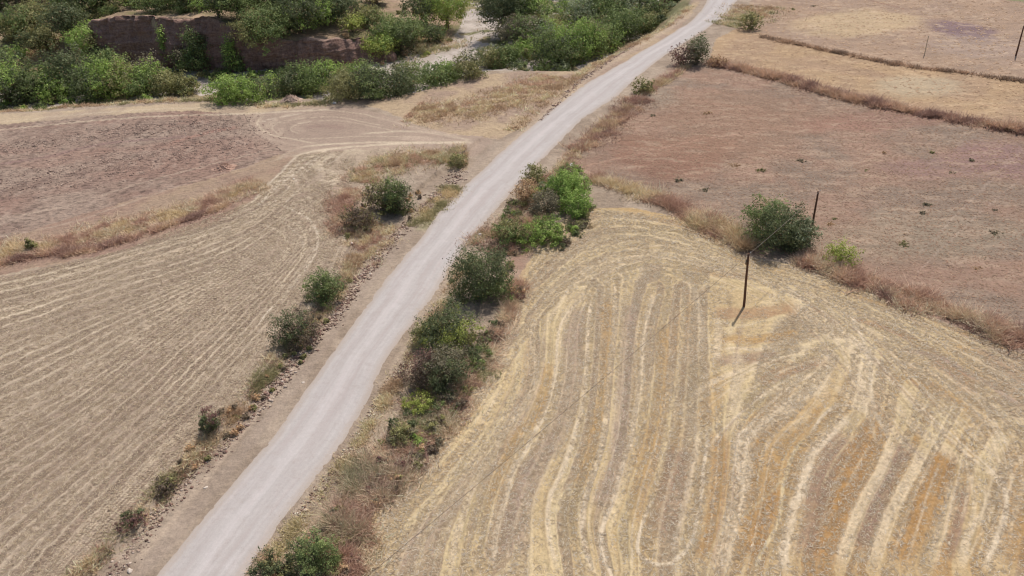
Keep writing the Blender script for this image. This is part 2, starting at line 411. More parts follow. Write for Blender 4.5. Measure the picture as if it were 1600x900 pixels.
# --- fields beyond
F2 = P2([(1105, 100), (1120, 60), (1160, 40), (1190, 52), (1290, 76), (1400, 101), (1500, 112), (1600, 128), (2100, 190), (2600, 420), (2100, 300), (1600, 206), (1300, 146)])
m2 = pip(PW, F2); c2 = mixn(D(168, 141, 115), D(178, 150, 118), n_pt); c2 = lerp(c2, np.broadcast_to(D(184, 168, 142), c2.shape), blob(1430, 130, 90, 18) * .7)
c2 = lerp(c2, np.broadcast_to(D(206, 180, 146), c2.shape), sst(.6, .9, wisp) * .5); c2 = c2 * (.80 + .19 * rows)[:, None]; put(m2, c2, (.08, .2, 0))
F3 = P2([(1160, 40), (1185, -30), (1200, -120), (2600, -120), (2600, 400), (2100, 190), (1600, 128), (1500, 112), (1400, 101), (1290, 76), (1190, 52)])
m3 = pip(PW, F3); c3 = mixn(D(168, 142, 120), D(162, 138, 119), n_pt); c3 = lerp(c3, np.broadcast_to(D(198, 174, 138), c3.shape), blob(1330, 35, 110, 22) * .7)
c3 = lerp(c3, np.broadcast_to(D(124, 102, 108), c3.shape), blob(1505, 45, 45, 20) * .8); c3 = lerp(c3, np.broadcast_to(D(160, 142, 132), c3.shape), blob(1540, 75, 100, 25) * .5)
c3 = lerp(c3, np.broadcast_to(D(200, 176, 150), c3.shape), sst(.6, .9, wisp) * .5); c3 = c3 * (.80 + .19 * rows)[:, None]; put(m3, c3, (.1, .15, 0))
far = (gy > 290); put(far & (gx > 60), mixn(D(165, 142, 118), D(150, 138, 108), n_big), (.5, .4, 0))

# --- golden right field
GOLD = P2([(553, 960), (553, 900), (560, 850), (592, 788), (640, 722), (700, 655), (748, 590), (785, 528), (812, 470), (812, 430), (835, 395), (880, 345), (925, 325), (990, 326), (1060, 340), (1100, 362), (1160, 400), (1240, 415),
           (1330, 440), (1400, 472), (1480, 506), (1600, 556), (2000, 700), (2600, 950), (2600, 1700), (400, 1700)])
GPe = GP + .35 * (np.stack([fbm(gx / 1.5, gy / 1.5, 91, 3), fbm(gx / 1.5, gy / 1.5, 93, 3)], 1) - .5)
om = pip(GPe, GOLD); OI = np.nonzero(om)[0]; OP = GPe[om]
gc = mixn(D(188, 169, 136), D(180, 161, 130), n_pt)
gs = gc[om]
GG = [[(553, 900), (560, 850), (592, 788), (640, 722), (700, 655), (748, 590), (785, 528), (812, 470)],
      [(600, 895), (626, 840), (671, 787), (728, 720), (765, 678), (803, 611), (810, 562), (818, 530), (820, 465)],
      [(709, 900), (716, 840), (735, 772), (765, 712), (818, 637), (840, 585), (838, 495)],
      [(773, 862), (780, 817), (803, 738), (825, 701), (852, 645), (867, 592), (870, 562), (878, 503), (900, 470)],
      [(863, 890), (855, 817), (859, 780), (878, 738), (900, 675), (915, 600), (919, 525), (923, 455)],
      [(923, 890), (912, 825), (915, 776), (930, 731), (945, 675), (953, 562), (960, 506), (962, 435)],
      [(957, 892), (942, 825), (957, 787), (972, 731), (990, 675), (1002, 563), (1006, 510), (1024, 450)],
      [(1000, 900), (1005, 806), (1036, 712), (1052, 640), (1060, 560), (1066, 450)],
      [(1100, 900), (1113, 825), (1124, 720), (1120, 640), (1115, 560), (1110, 460)],
      [(1120, 900), (1150, 787), (1161, 686), (1210, 640), (1244, 600), (1290, 560)],
      [(1225, 900), (1240, 795), (1270, 712), (1330, 645), (1345, 560)],
      [(1308, 892), (1349, 787), (1375, 742), (1398, 682), (1420, 600)],
      [(1360, 892), (1398, 787), (1424, 742), (1450, 693), (1490, 620)],
      [(1455, 892), (1477, 806), (1492, 742), (1510, 690), (1560, 620)],
      [(1544, 892), (1571, 806), (1590, 740), (1640, 660)],
      [(1700, 892), (1730, 740), (1780, 660)]]
GG = [g[::1] for g in GG]
s1 = family(om, GG)
AG = [[(780, 480), (815, 420), (850, 370), (920, 330), (1000, 335), (1080, 352), (1160, 400), (1300, 430), (1450, 490), (1600, 560), (2000, 730)],
      [(800, 520), (840, 455), (900, 405), (980, 380), (1080, 395), (1200, 430), (1340, 485), (1470, 550), (1600, 620), (2000, 800)],
      [(820, 540), (870, 480), (940, 440), (1020, 425), (1110, 435), (1230, 470), (1350, 550), (1480, 650), (1600, 740), (2000, 950)]]
s2 = family(om, AG)
up = sst(1.95, 1.55, s2 + (n_mid[om] - .5) * .3)
wv = (fbm(OP[:, 0] / 6, OP[:, 1] / 6, 95, 2) - .5) * .03
def swaths(sv, al_, N, sd):
    qd = sv * N; idx = np.floor(qd); fr = qd - idx
    return vn(idx * 1.37 + .5, al_ / 34, sd), vn(idx * 2.3 + .5, al_ / 22, sd + 1), sst(.30, .46, np.abs(fr - .5)), vn(idx * 3.1 + .5, al_ / 8, sd + 2), vn(sv * N * 4.3, al_ / 7, sd + 3)
jt = (n_sm[om] - .5) * .07 + (n_mid[om] - .5) * .05; fa = swaths(s1 + wv + jt, OP[:, 1], 3.3, 97); fb = swaths(s2 + wv + jt * 1.6, OP[:, 0], 4.2, 107)
fade = .35 + .65 * sst(.38, .6, fbm(OP[:, 0] / 9, OP[:, 1] / 9, 117, 3))
v1, v2, ln_, v3, v4 = [x_ * (1 - up) + y_ * up for x_, y_ in zip(fa, fb)]
ochre = np.clip(blob(1400, 780, 420, 230)[om] + .25, 0, 1)
gs = lerp(gs, np.broadcast_to(D(158, 140, 124), gs.shape), sst(.42, .2, v1) * .75)
gs = lerp(gs, np.broadcast_to(D(202, 184, 148), gs.shape), sst(.58, .8, v1) * .6)
gs = lerp(gs, np.broadcast_to(D(168, 132, 84), gs.shape), sst(.52, .74, v2) * ochre * (.45 + .5 * n_sm[om]))
gs = lerp(gs, np.broadcast_to(D(212, 196, 164), gs.shape), ln_ * sst(.2, .6, v3) * .45 * fade)
gs = lerp(gs, np.broadcast_to(D(210, 194, 166), gs.shape), sst(.62, .9, v4) * .4)
gs = lerp(gs, np.broadcast_to(D(142, 122, 100), gs.shape), sst(.35, .1, v4) * .4)
RIDGE[om] = ln_ * .05 + sst(.58, .8, v1) * .05
alb[om] = gs; kind[om] = (.12, .6, 0)
# soft ochre tone low right, pale top
wl = blob(1400, 800, 330, 170)[om] * .35; alb[om] = alb[om] * (1 - wl[:, None]) + D(168, 136, 96) * wl[:, None]
wl = blob(1480, 590, 200, 60)[om] * .35; alb[om] = alb[om] * (1 - wl[:, None]) + D(164, 140, 110) * wl[:, None]

CO = {'w': D(208, 191, 166), 'g': D(158, 140, 131), 'o': D(164, 128, 84), 'o2': D(174, 144, 102), 'm': D(142, 118, 108), 'l': D(204, 187, 154), 'd': D(128, 110, 88), 'k': D(150, 136, 108),
      'r': D(162, 130, 104), 'p': D(160, 132, 118), 'W': D(212, 197, 176), 'e': D(176, 156, 138)}
edge_n = fbm(gx / 1.1, gy / 1.1, 101, 3); al_n = fbm(gx / 5, gy / 5, 103, 3); sp_n = fbm(gx / .45, gy / .45, 105, 2)
def stroke(pts, wpx, c, a=.8, soft=.5, mask=None, kd=None, wob=0.5):
    w = np.array(pts, float); cen = w[len(w) // 2]
    q = w2(cen[0], cen[1]); wid = wpx * scale_at(q) / 2
    line = smooth(P2(pts), 3); lo = line.min(0) - wid * 2 - 1; hi = line.max(0) + wid * 2 + 1
    mk = (gx > lo[0]) & (gx < hi[0]) & (gy > lo[1]) & (gy < hi[1])
    if mask is not None: mk &= mask
    I = np.nonzero(mk)[0]
    if not len(I): return
    Q = GP[I] + (np.stack([al_n[I], n_mid[I]], 1) - .5) * wob
    d, arc, _ = polydist(Q, line); L = np.linalg.norm(np.diff(line, axis=0), axis=1).sum()
    d = d + (edge_n[I] - .5) * wid * .7
    endf = sst(0, 2.0, arc) * sst(L, L - 2.0, arc) if L > 8 else 1
    k = sst(wid * (1 + soft), wid * (1 - soft), d) * a * .78 * (.85 + .3 * sst(.3, .7, al_n[I])) * (.7 + .6 * sp_n[I]) * endf
    k = np.clip(k, 0, 1)
    paint(I, CO[c] if isinstance(c, str) else c, k)
    if kd is not None: kind[I] = kind[I] * (1 - k[:, None]) + np.array(kd) * k[:, None]
S = lambda *a, **k: stroke(*a, mask=om, **k)
# broad grey / ochre bands between swaths
S([(600, 900), (680, 820), (745, 745), (790, 690), (830, 600), (838, 520)], 34, 'g', .55)
S([(765, 800), (775, 757), (803, 690), (838, 648), (852, 600), (858, 560)], 20, 'o2', .85)
S([(690, 700), (728, 655), (745, 640)], 18, 'o2', .6)
S([(800, 880), (810, 800), (835, 735), (870, 680), (893, 600), (898, 520), (905, 475)], 34, 'g', .8)
S([(904, 770), (915, 720), (934, 656), (946, 600), (949, 465)], 20, 'o2', .85)
S([(885, 850), (890, 800), (905, 770)], 24, 'k', .5)
S([(935, 800), (945, 765), (965, 720), (972, 640), (978, 560), (985, 470)], 26, 'g', .75)
S([(990, 830), (998, 772), (1018, 693), (1032, 618), (1040, 500)], 22, 'o2', .9)
S([(980, 860), (975, 820), (990, 780)], 22, 'k', .5)
S([(1030, 850), (1040, 800), (1055, 740), (1066, 690)], 46, 'm', .7)
S([(1076, 660), (1082, 600), (1085, 560)], 26, 'k', .6)
S([(1052, 560), (1065, 500), (1080, 460)], 18, 'o2', .5)
S([(1101, 890), (1113, 825), (1121, 768), (1125, 720), (1121, 670)], 30, 'o', 1.0)
S([(1105, 655), (1115, 620), (1125, 595)], 34, 'o2', .7)
S([(1175, 640), (1215, 590), (1265, 575)], 30, 'k', .5)
S([(1182, 860), (1192, 810), (1212, 775)], 30, 'o', 1.0)
S([(1185, 760), (1215, 715), (1240, 670)], 28, 'o2', .8)
S([(1200, 880), (1225, 800), (1240, 740)], 14, 'k', .4)
S([(1255, 880), (1275, 800), (1285, 750), (1305, 700), (1325, 670)], 34, 'm', .75)
S([(1290, 890), (1305, 820), (1334, 742), (1353, 693), (1368, 648)], 36, 'o', .9)
S([(1345, 870), (1372, 790), (1394, 731), (1424, 686)], 26, 'm', .85)
S([(1400, 890), (1432, 817), (1450, 772), (1477, 712), (1485, 700)], 32, 'o', .95)
S([(1480, 880), (1499, 795), (1505, 750)], 18, 'm', .85)
S([(1590, 900), (1592, 800), (1590, 730), (1600, 690)], 40, 'o', .8)
S([(1520, 890), (1540, 820)], 20, 'o2', .6)
S([(1150, 600), (1180, 640)], 22, 'k', .4)
# warm patches above
S([(1130, 490), (1180, 492), (1230, 485)], 30, 'r', .8)
S([(1130, 530), (1180, 532), (1235, 520)], 20, 'o2', .9)
S([(1130, 565), (1175, 560), (1205, 556)], 26, 'm', .75)
S([(1195, 595), (1235, 578), (1280, 566)], 22, 'r', .8)
S([(1265, 482), (1290, 495), (1310, 505)], 14, 'r', .9)
S([(1340, 500), (1380, 512), (1420, 530)], 12, 'r', .8)
S([(1400, 590), (1430, 600), (1440, 605)], 20, 'o', .7)
S([(1470, 570), (1500, 590), (1510, 605)], 30, 'r', .8)
S([(1460, 605), (1500, 630), (1540, 650)], 22, 'o2', .8)
S([(1420, 490), (1480, 512), (1540, 530), (1590, 555)], 12, 'o2', .7)
S([(1290, 450), (1340, 465), (1390, 478)], 14, 'o2', .6)
S([(1500, 545), (1550, 560), (1600, 590)], 16, 'o2', .7)
S([(900, 330), (960, 322), (1040, 345), (1110, 370), (1170, 410), (1240, 430)], 22, 'o2', .75)
S([(870, 380), (900, 350), (940, 330)], 28, 'p', .5)
S([(1090, 420), (1130, 432), (1170, 430)], 14, 'r', .4)
S([(700, 660), (760, 590), (800, 520), (812, 480)], 16, 'p', .6)
S([(1560, 560), (1600, 640)], 60, 'g', .5)
# lying straw: wide pale bands
S([(1120, 900), (1133, 843), (1150, 787), (1161, 731), (1163, 686), (1205, 655), (1244, 628), (1275, 600)], 24, 'W', .9)
S([(1150, 690), (1150, 640), (1154, 580), (1150, 540)], 18, 'w', .7)
S([(1225, 905), (1229, 840), (1240, 795), (1255, 757), (1270, 712), (1293, 682), (1330, 645)], 15, 'W', 1.0)
S([(1308, 895), (1330, 832), (1349, 787), (1375, 742), (1398, 682)], 18, 'w', .85)
S([(1360, 895), (1375, 843), (1398, 787), (1424, 742), (1450, 693)], 17, 'w', .85)
S([(1455, 895), (1462, 850), (1477, 806), (1492, 742)], 14, 'w', .85)
S([(1499, 895), (1514, 832), (1537, 802), (1541, 772), (1525, 745)], 12, 'W', .8)
S([(1530, 895), (1556, 847), (1571, 806), (1567, 765), (1541, 727)], 8, 'W', .9)
S([(1517, 745), (1522, 790), (1515, 820)], 6, 'w', .8)
S([(1345, 650), (1350, 600), (1350, 560), (1345, 525)], 30, 'W', .75)
S([(1280, 640), (1282, 600), (1290, 560), (1298, 535)], 20, 'w', .65)
S([(1233, 461), (1263, 495), (1300, 525), (1350, 575), (1400, 640), (1466, 693), (1507, 723), (1544, 738)], 20, 'w', .65)
S([(1289, 596), (1350, 640), (1413, 690), (1450, 720)], 14, 'w', .6)
S([(1544, 740), (1580, 725), (1610, 700)], 8, 'w', .7)
S([(1380, 560), (1450, 580), (1500, 620), (1560, 680), (1600, 720)], 10, 'w', .7)
S([(1400, 545), (1470, 560), (1540, 600), (1600, 640)], 14, 'g', .8)
S([(1430, 630), (1480, 650), (1530, 690)], 8, 'w', .6)
S([(1525, 600), (1545, 650), (1555, 690), (1540, 715)], 10, 'w', .7)
S([(1131, 512), (1170, 508), (1225, 495)], 7, 'l', .8)
S([(1113, 551), (1150, 545), (1188, 546), (1240, 529)], 8, 'w', .85)
S([(1071, 625), (1124, 593), (1169, 578), (1210, 560), (1278, 540)], 11, 'w', .9)
S([(1169, 623), (1225, 608), (1278, 570)], 11, 'w', .8)
S([(1060, 690), (1100, 680), (1125, 660), (1180, 640)], 10, 'l', .7)
S([(1263, 682), (1278, 656), (1300, 639), (1323, 635), (1353, 648)], 4, 'W', 1.0)
S([(1180, 905), (1188, 870), (1214, 817), (1225, 757), (1244, 701), (1262, 682)], 5, 'l', 1.0)
S([(1150, 810), (1190, 780), (1225, 750)], 4, 'l', .8)
S([(1100, 875), (1125, 830), (1150, 800)], 4, 'l', .6)
# fine machine lines between neighbouring swath guides and sweeping turns
_rg = np.random.RandomState(77)
def between(A_, B_, n, wlo=1.6, whi=3.6, alo=.35, ahi=.8, jit=2.0, cols='wwlWkg'):
    A_ = resample(smooth(A_, 3), 14); B_ = resample(smooth(B_, 3), 14)
    for i in range(n):
        t_ = (i + .5 + .6 * (_rg.rand() - .5)) / n; L_ = A_ * (1 - t_) + B_ * t_ + _rg.normal(size=(1, 2)) * jit
        a0 = _rg.randint(0, 6) if _rg.rand() < .6 else 0; a1 = 14 - (_rg.randint(0, 6) if _rg.rand() < .6 else 0)
        if a1 - a0 > 4: S([tuple(p_) for p_ in L_[a0:a1]], _rg.uniform(wlo, whi), cols[_rg.randint(len(cols))], _rg.uniform(alo, ahi), wob=.25)
for g0, g1_ in zip(GG[:-2], GG[1:-1]): between(g0, g1_, 5)
between([(1180, 440), (1233, 461), (1290, 510), (1350, 575), (1420, 650), (1500, 720), (1560, 790)], [(1240, 425), (1400, 475), (1500, 520), (1600, 600), (1640, 640)], 18)
between([(1190, 450), (1240, 500), (1290, 560), (1340, 620), (1400, 690), (1450, 740)], [(1230, 445), (1300, 500), (1380, 570), (1460, 660), (1545, 735)], 10)
between([(1278, 535), (1200, 552), (1120, 590), (1040, 640)], [(1290, 600), (1235, 640), (1195, 700), (1165, 790)], 11)
between([(1240, 480), (1180, 490), (1120, 500), (1060, 520)], [(1280, 545), (1200, 560), (1120, 590), (1050, 650)], 7)
between([(825, 520), (870, 430), (950, 380), (1060, 365), (1150, 400), (1240, 450)], [(900, 520), (950, 450), (1020, 425), (1110, 440), (1200, 480)], 12)
between([(800, 480), (850, 380), (920, 338), (1010, 340), (1100, 365), (1180, 415)], [(830, 500), (880, 420), (950, 378), (1060, 365), (1150, 400)], 8)
between([(1440, 900), (1500, 760), (1470, 660), (1400, 600)], [(1590, 860), (1590, 760), (1540, 660), (1450, 590)], 8)
between([(560, 900), (600, 800), (700, 670), (790, 540)], [(760, 900), (800, 760), (850, 620), (870, 500)], 12)
# thin swath edges
for ln, wd, cc, aa in (
    ([(553, 905), (562, 855), (594, 795), (645, 728), (705, 660), (750, 595)], 20, 'l', .75),
    ([(640, 870), (700, 790), (750, 740)], 12, 'l', .3),
    ([(626, 840), (671, 787), (728, 720), (765, 678), (803, 611), (810, 562), (820, 465)], 8, 'l', .85),
    ([(700, 905), (716, 840), (735, 772), (765, 712), (818, 637), (838, 585), (830, 525), (842, 495)], 8, 'w', .8),
    ([(773, 895), (773, 862), (780, 817), (803, 738), (825, 701), (852, 645), (867, 592), (870, 562), (878, 503), (900, 476), (923, 461)], 6, 'W', .85),
    ([(790, 900), (800, 830), (830, 760)], 6, 'w', .5),
    ([(870, 900), (855, 817), (859, 780), (878, 738), (900, 675), (914, 600), (919, 525), (925, 465)], 7, 'W', .8),
    ([(880, 720), (905, 650), (915, 600)], 4, 'w', .6),
    ([(935, 905), (921, 870), (912, 825), (915, 776), (930, 731), (945, 675), (953, 562), (960, 506), (962, 440)], 8, 'w', .85),
    ([(880, 905), (870, 860), (866, 815), (885, 775), (915, 760)], 5, 'l', .8),
    ([(957, 897), (943, 865), (942, 825), (957, 787), (972, 731), (990, 675), (1002, 563), (1008, 510), (1024, 455)], 8, 'W', .8),
    ([(985, 700), (995, 620), (992, 560), (1000, 480)], 4, 'w', .6),
    ([(1020, 772), (1036, 712), (1045, 650), (1058, 590), (1064, 520), (1072, 455)], 8, 'l', .8),
    ([(1005, 806), (1012, 790), (1020, 772)], 8, 'l', .8),
    ([(1020, 772), (1005, 806), (996, 847), (1003, 868), (1032, 881), (1058, 873), (1077, 847), (1092, 795), (1099, 727), (1103, 686), (1100, 660)], 5, 'W', 1.0),
    ([(1050, 860), (1062, 810), (1075, 760), (1085, 710), (1090, 670)], 9, 'W', .7),
    ([(940, 905), (910, 860), (905, 830)], 5, 'l', .5), ([(990, 905), (1010, 880)], 8, 'l', .3),
    ([(818, 905), (812, 880), (806, 850)], 6, 'l', .6), ([(836, 905), (825, 880)], 5, 'l', .6),
    ([(1090, 560), (1096, 520), (1090, 470), (1075, 430)], 10, 'W', .55), ([(1120, 560), (1122, 500)], 12, 'W', .7),
    ([(980, 460), (970, 420), (1000, 395), (1060, 390), (1150, 410)], 6, 'w', .5),
    ([(860, 500), (900, 440), (950, 410), (1020, 400), (1110, 410)], 7, 'w', .5),
    ([(845, 470), (880, 420), (930, 380), (1000, 365), (1070, 370), (1130, 395)], 8, 'l', .6),
    ([(1020, 470), (1060, 450), (1110, 445), (1150, 452), (1210, 450), (1260, 460)], 6, 'l', .6),
    ([(1030, 500), (1082, 474), (1120, 472), (1150, 470)], 3, 'l', .7),
    ([(880, 380), (905, 360), (930, 358)], 10, 'l', .5),
    ([(1240, 425), (1330, 450), (1400, 480), (1480, 515), (1600, 575)], 5, 'l', .7),
    ([(1200, 440), (1300, 475), (1400, 510), (1500, 550), (1600, 610)], 7, 'w', .6),
    ([(1220, 455), (1320, 500), (1420, 545), (1500, 600), (1560, 640), (1600, 690)], 6, 'w', .5)):
    S(ln, wd, cc, aa)
S([(1262, 484), (1300, 500)], 2.5, 'd', .8); S([(1325, 530), (1390, 540)], 2.5, 'd', .7); S([(1395, 535), (1450, 548)], 3, 'd', .7)
S([(1175, 562), (1250, 568), (1280, 570)], 2.5, 'r', .9); S([(1540, 630), (1555, 655)], 3.5, 'd', .8); S([(1527, 507), (1570, 527)], 4, 'd', .8)

# crossing wheel tracks laid over the swaths
between([(1185, 440), (1240, 475), (1300, 525), (1365, 590), (1430, 655), (1500, 715), (1550, 750)], [(1235, 440), (1320, 490), (1400, 560), (1470, 640), (1560, 720), (1620, 780)], 7, 3, 6, .7, 1.0, 2, 'wwWl')
between([(1290, 535), (1220, 552), (1140, 585), (1060, 630), (1030, 650)], [(1300, 600), (1245, 640), (1205, 700), (1180, 770)], 6, 3, 5.5, .7, 1.0, 2, 'wwWl')
between([(1280, 480), (1320, 560), (1345, 640), (1340, 700)], [(1330, 490), (1360, 560), (1365, 640), (1400, 700)], 4, 3, 6, .6, .9, 2, 'wW')
between([(1470, 900), (1530, 800), (1545, 740), (1520, 660), (1450, 600)], [(1570, 860), (1600, 770), (1590, 690), (1540, 620), (1470, 570)], 5, 3, 5, .6, .95, 2, 'wWl')
between([(830, 510), (880, 425), (960, 372), (1060, 358), (1160, 400), (1260, 455)], [(880, 510), (940, 440), (1020, 410), (1110, 425), (1210, 465)], 5, 3, 5, .55, .85, 2, 'wl')
S([(1020, 772), (1005, 806), (996, 847), (1003, 868), (1032, 881), (1058, 873), (1077, 847), (1092, 795), (1099, 727), (1103, 686)], 5.5, 'W', 1.3)
S([(1263, 682), (1278, 656), (1300, 639), (1323, 635), (1353, 648)], 4.5, 'W', 1.3); S([(1541, 727), (1567, 765), (1571, 806), (1556, 847), (1535, 890)], 6, 'W', 1.1)
S([(935, 905), (921, 870), (912, 825), (915, 776), (930, 731)], 5, 'W', 1.0); S([(957, 897), (943, 865), (942, 825), (957, 787)], 5, 'W', 1.0); S([(880, 905), (868, 860), (862, 815), (882, 770), (915, 745)], 5, 'l', 1.0)
S([(1180, 905), (1188, 870), (1214, 817), (1225, 757), (1244, 701), (1262, 682)], 5, 'l', 1.2)
alb[om] *= np.array([1.035, 1.0, .92])

# --- marks in the other fields, plus a painted bush shadow
U = lambda *a, **k: stroke(*a, **k)
for ln, wd, cc, aa in (
    ([(-50, 350), (100, 322), (200, 292), (300, 264), (400, 240), (450, 228)], 5, 'e', .9), ([(-50, 375), (100, 350), (220, 310), (330, 275), (440, 250)], 5, 'e', .7),
    ([(-40, 262), (60, 248), (160, 225), (300, 212)], 9, D(140, 112, 108), .6), ([(-20, 205), (150, 188), (300, 180), (420, 176), (520, 170)], 6, 'w', .7),
    ([(0, 190), (150, 176), (330, 168), (480, 166)], 5, 'w', .5), ([(260, 225), (330, 205), (380, 198)], 12, D(158, 112, 98), .6),
    ([(430, 255), (460, 235), (500, 228), (600, 225), (740, 228)], 8, 'w', .7),
    ([(395, 320), (430, 285), (465, 245)], 4, 'W', .8), ([(410, 320), (447, 280), (485, 245)], 4, 'W', .8), ([(425, 325), (465, 285), (505, 245)], 4, 'W', .8), ([(440, 330), (490, 280), (540, 245)], 3.5, 'W', .7),
    ([(402, 320), (438, 283), (475, 245)], 3, 'k', .5), ([(432, 325), (475, 285), (515, 245)], 3, 'k', .5),
    ([(425, 215), (400, 200), (420, 186), (480, 176)], 3, 'W', .5), ([(440, 212), (425, 200), (445, 188), (520, 182), (600, 196)], 2.5, 'w', .6), ([(470, 210), (455, 200), (480, 190), (540, 189), (620, 205)], 2.5, 'w', .5), ([(455, 218), (560, 214), (680, 216)], 3, 'w', .5), ([(470, 200), (505, 196), (545, 200)], 14, 'm', .5), ([(500, 170), (570, 178), (640, 196), (710, 214)], 3, 'w', .5),
    ([(560, 210), (650, 205), (740, 224)], 9, 'w', .6), ([(600, 186), (660, 208), (740, 220)], 5, 'm', .35),
    ([(440, 325), (480, 345), (498, 375), (490, 410), (460, 450), (400, 520)], 4.5, 'W', .9), ([(420, 340), (465, 355), (480, 385), (465, 420), (420, 480)], 4, 'w', .8), ([(400, 352), (440, 368), (452, 395), (430, 435)], 4, 'w', .6), ([(470, 330), (495, 365), (490, 400), (460, 440)], 3.5, 'W', .5), ([(440, 350), (475, 380), (470, 410)], 3, 'W', .5),
    ([(420, 345), (520, 340)], 4, 'w', .4), ([(500, 470), (440, 540), (330, 660), (200, 800)], 6, 'w', .4),
    ([(400, 300), (470, 290), (520, 275)], 30, 'e', .5), ([(500, 320), (540, 290), (560, 262)], 22, 'p', .6), ([(560, 300), (530, 340)], 30, D(160, 125, 110), .7),
    ([(378, 178), (392, 200), (430, 226), (470, 242)], 44, D(160, 139, 123), .75), ([(400, 180), (388, 196), (420, 216), (480, 232)], 5, 'e', .8), ([(415, 178), (402, 192), (425, 210), (500, 226)], 4, 'w', .6),
    ([(430, 250), (500, 238), (600, 234), (700, 236)], 18, D(172, 152, 134), .8),
    ([(620, 215), (680, 222), (750, 232)], 22, D(180, 160, 142), .8), ([(590, 180), (650, 200), (720, 215)], 14, D(176, 156, 138), .7),
    ([(-60, 400), (100, 360), (250, 318), (440, 255)], 26, D(158, 136, 118), .6), ([(450, 250), (520, 236), (620, 228), (740, 226)], 10, 'w', .8), ([(420, 300), (465, 262), (520, 236)], 8, 'w', .8), ([(400, 330), (440, 292), (500, 248)], 5, 'W', .9),
    # roadside: left shoulder and bank
    ([(150, 990), (225, 890), (330, 765), (420, 655), (500, 550), (575, 445), (640, 365), (700, 300), (780, 222)], 20, D(160, 143, 128), .7),
    ([(200, 890), (300, 775), (400, 650), (480, 550), (550, 460), (610, 385)], 9, D(186, 166, 146), .6),
    ([(790, 235), (850, 178), (940, 108), (1040, 48), (1085, 18)], 12, D(190, 170, 148), .6),
    ([(830, 190), (920, 116), (1020, 52)], 7, D(150, 128, 112), .4),
    ([(690, 320), (668, 345), (655, 365)], 22, D(146, 142, 104), .7),
    # right shoulder
    ([(395, 900), (440, 835), (520, 735), (570, 660), (625, 560), (700, 450), (745, 380), (812, 300)], 14, D(176, 158, 138), .8),
    ([(430, 900), (470, 840), (540, 750), (590, 670), (640, 590), (700, 490)], 16, D(166, 146, 122), .6),
    ([(600, 740), (560, 790), (530, 850), (540, 900)], 40, D(150, 116, 98), .7), ([(680, 640), (630, 700)], 40, D(142, 118, 96), .7),
    ([(790, 480), (770, 530), (730, 590), (700, 640)], 22, D(156, 118, 100), .8), ([(815, 400), (800, 430)], 30, D(160, 122, 104), .6),
    ([(880, 250), (930, 205), (1000, 145), (1070, 95)], 18, D(156, 126, 108), .7), ([(905, 262), (1000, 240), (1100, 218), (1200, 205)], 5, D(176, 142, 122), .7),
    ([(900, 262), (960, 285), (1010, 300), (1070, 335)], 6, D(188, 160, 138), .8), ([(985, 215), (1010, 190), (1030, 175)], 4, D(172, 140, 122), .5),
    ([(1600, 232), (1530, 300), (1430, 400)], 2, D(186, 165, 150), .45), ([(1600, 277), (1510, 350), (1430, 430)], 2, D(186, 165, 150), .45),
    ([(1190, 55), (1280, 75), (1400, 100), (1500, 112), (1600, 127)], 9, D(120, 96, 82), .75), ([(1290, 70), (1350, 84), (1400, 92)], 4, D(196, 168, 140), .6),
    ([(1115, 97), (1200, 120), (1300, 148), (1400, 172), (1500, 190), (1600, 210)], 14, D(144, 112, 94), .7),
    ([(1440, 8), (1520, 20), (1600, 26)], 3, D(196, 170, 150), .7), ([(1530, -6), (1620, 4)], 10, D(110, 128, 78), .9), ([(1340, -4), (1420, 16)], 4, D(130, 92, 76), .6),
    ([(1150, 385), (1200, 400), (1262, 398)], 14, D(120, 96, 86), .6), ([(1220, 400), (1330, 440), (1450, 490), (1600, 545)], 12, D(152, 122, 106), .7)):  # first stroke paints the large round bush's shadow on the ground; second follows the hedge
    U(ln, wd, cc, aa)

# --- valley floor, banks and plateau
dn, _, sn = polydist(GP, N_LINE); dn = dn * sn; dc, ac_, sc = polydist(GP, C_LINE); dc = dc * sc
val = (dn > 1.0) & (gy > 80)
bank = mixn(D(150, 134, 104), D(120, 118, 84), n_pt)
alb[val] = bank[val]; kind[val] = (.5, .4, 0)
bed = val & (dc < 1) & (dn > 11); bc = mixn(D(172, 160, 148), D(192, 180, 170), n_mid); alb[bed] = bc[bed]; kind[bed] = (.3, .1, 0)
bshrub = bed & (fbm(gx / 9, gy / 9, 123, 3) > .56); alb[bshrub] = bank[bshrub]
pla = val & (dc > 2); pc = mixn(D(158, 134, 112), D(124, 116, 82), n_pt); pc = lerp(pc, np.broadcast_to(D(178, 154, 128), pc.shape), sst(.5, .62, n_big)); alb[pla] = pc[pla]; kind[pla] = (.6, .4, 0)
# real unevenness
rough = kind[:, 0] * .26 + kind[:, 1] * .05
Z = Z + RIDGE + (fbm(gx / .8, gy / .8, 131, 2) - .5) * rough
# keep the road bed level with the road sheet
rdist, _, _ = polydist(GP[(np.abs(gy) < 1200)], ROAD_C[::4]); rfull = np.full(npts, 99.0); rfull[np.abs(gy) < 1200] = rdist
under = sst(3.6, 2.2, rfull); Z = Z - under * .06
V = np.c_[gx, gy, Z]
ii, jj = np.meshgrid(np.arange(nr - 1), np.arange(na), indexing='ij'); j2 = (jj + 1) % na
Fq = np.stack([ii * na + jj, ii * na + j2, (ii + 1) * na + j2, (ii + 1) * na + jj], -1).reshape(-1, 4)[:, ::-1]
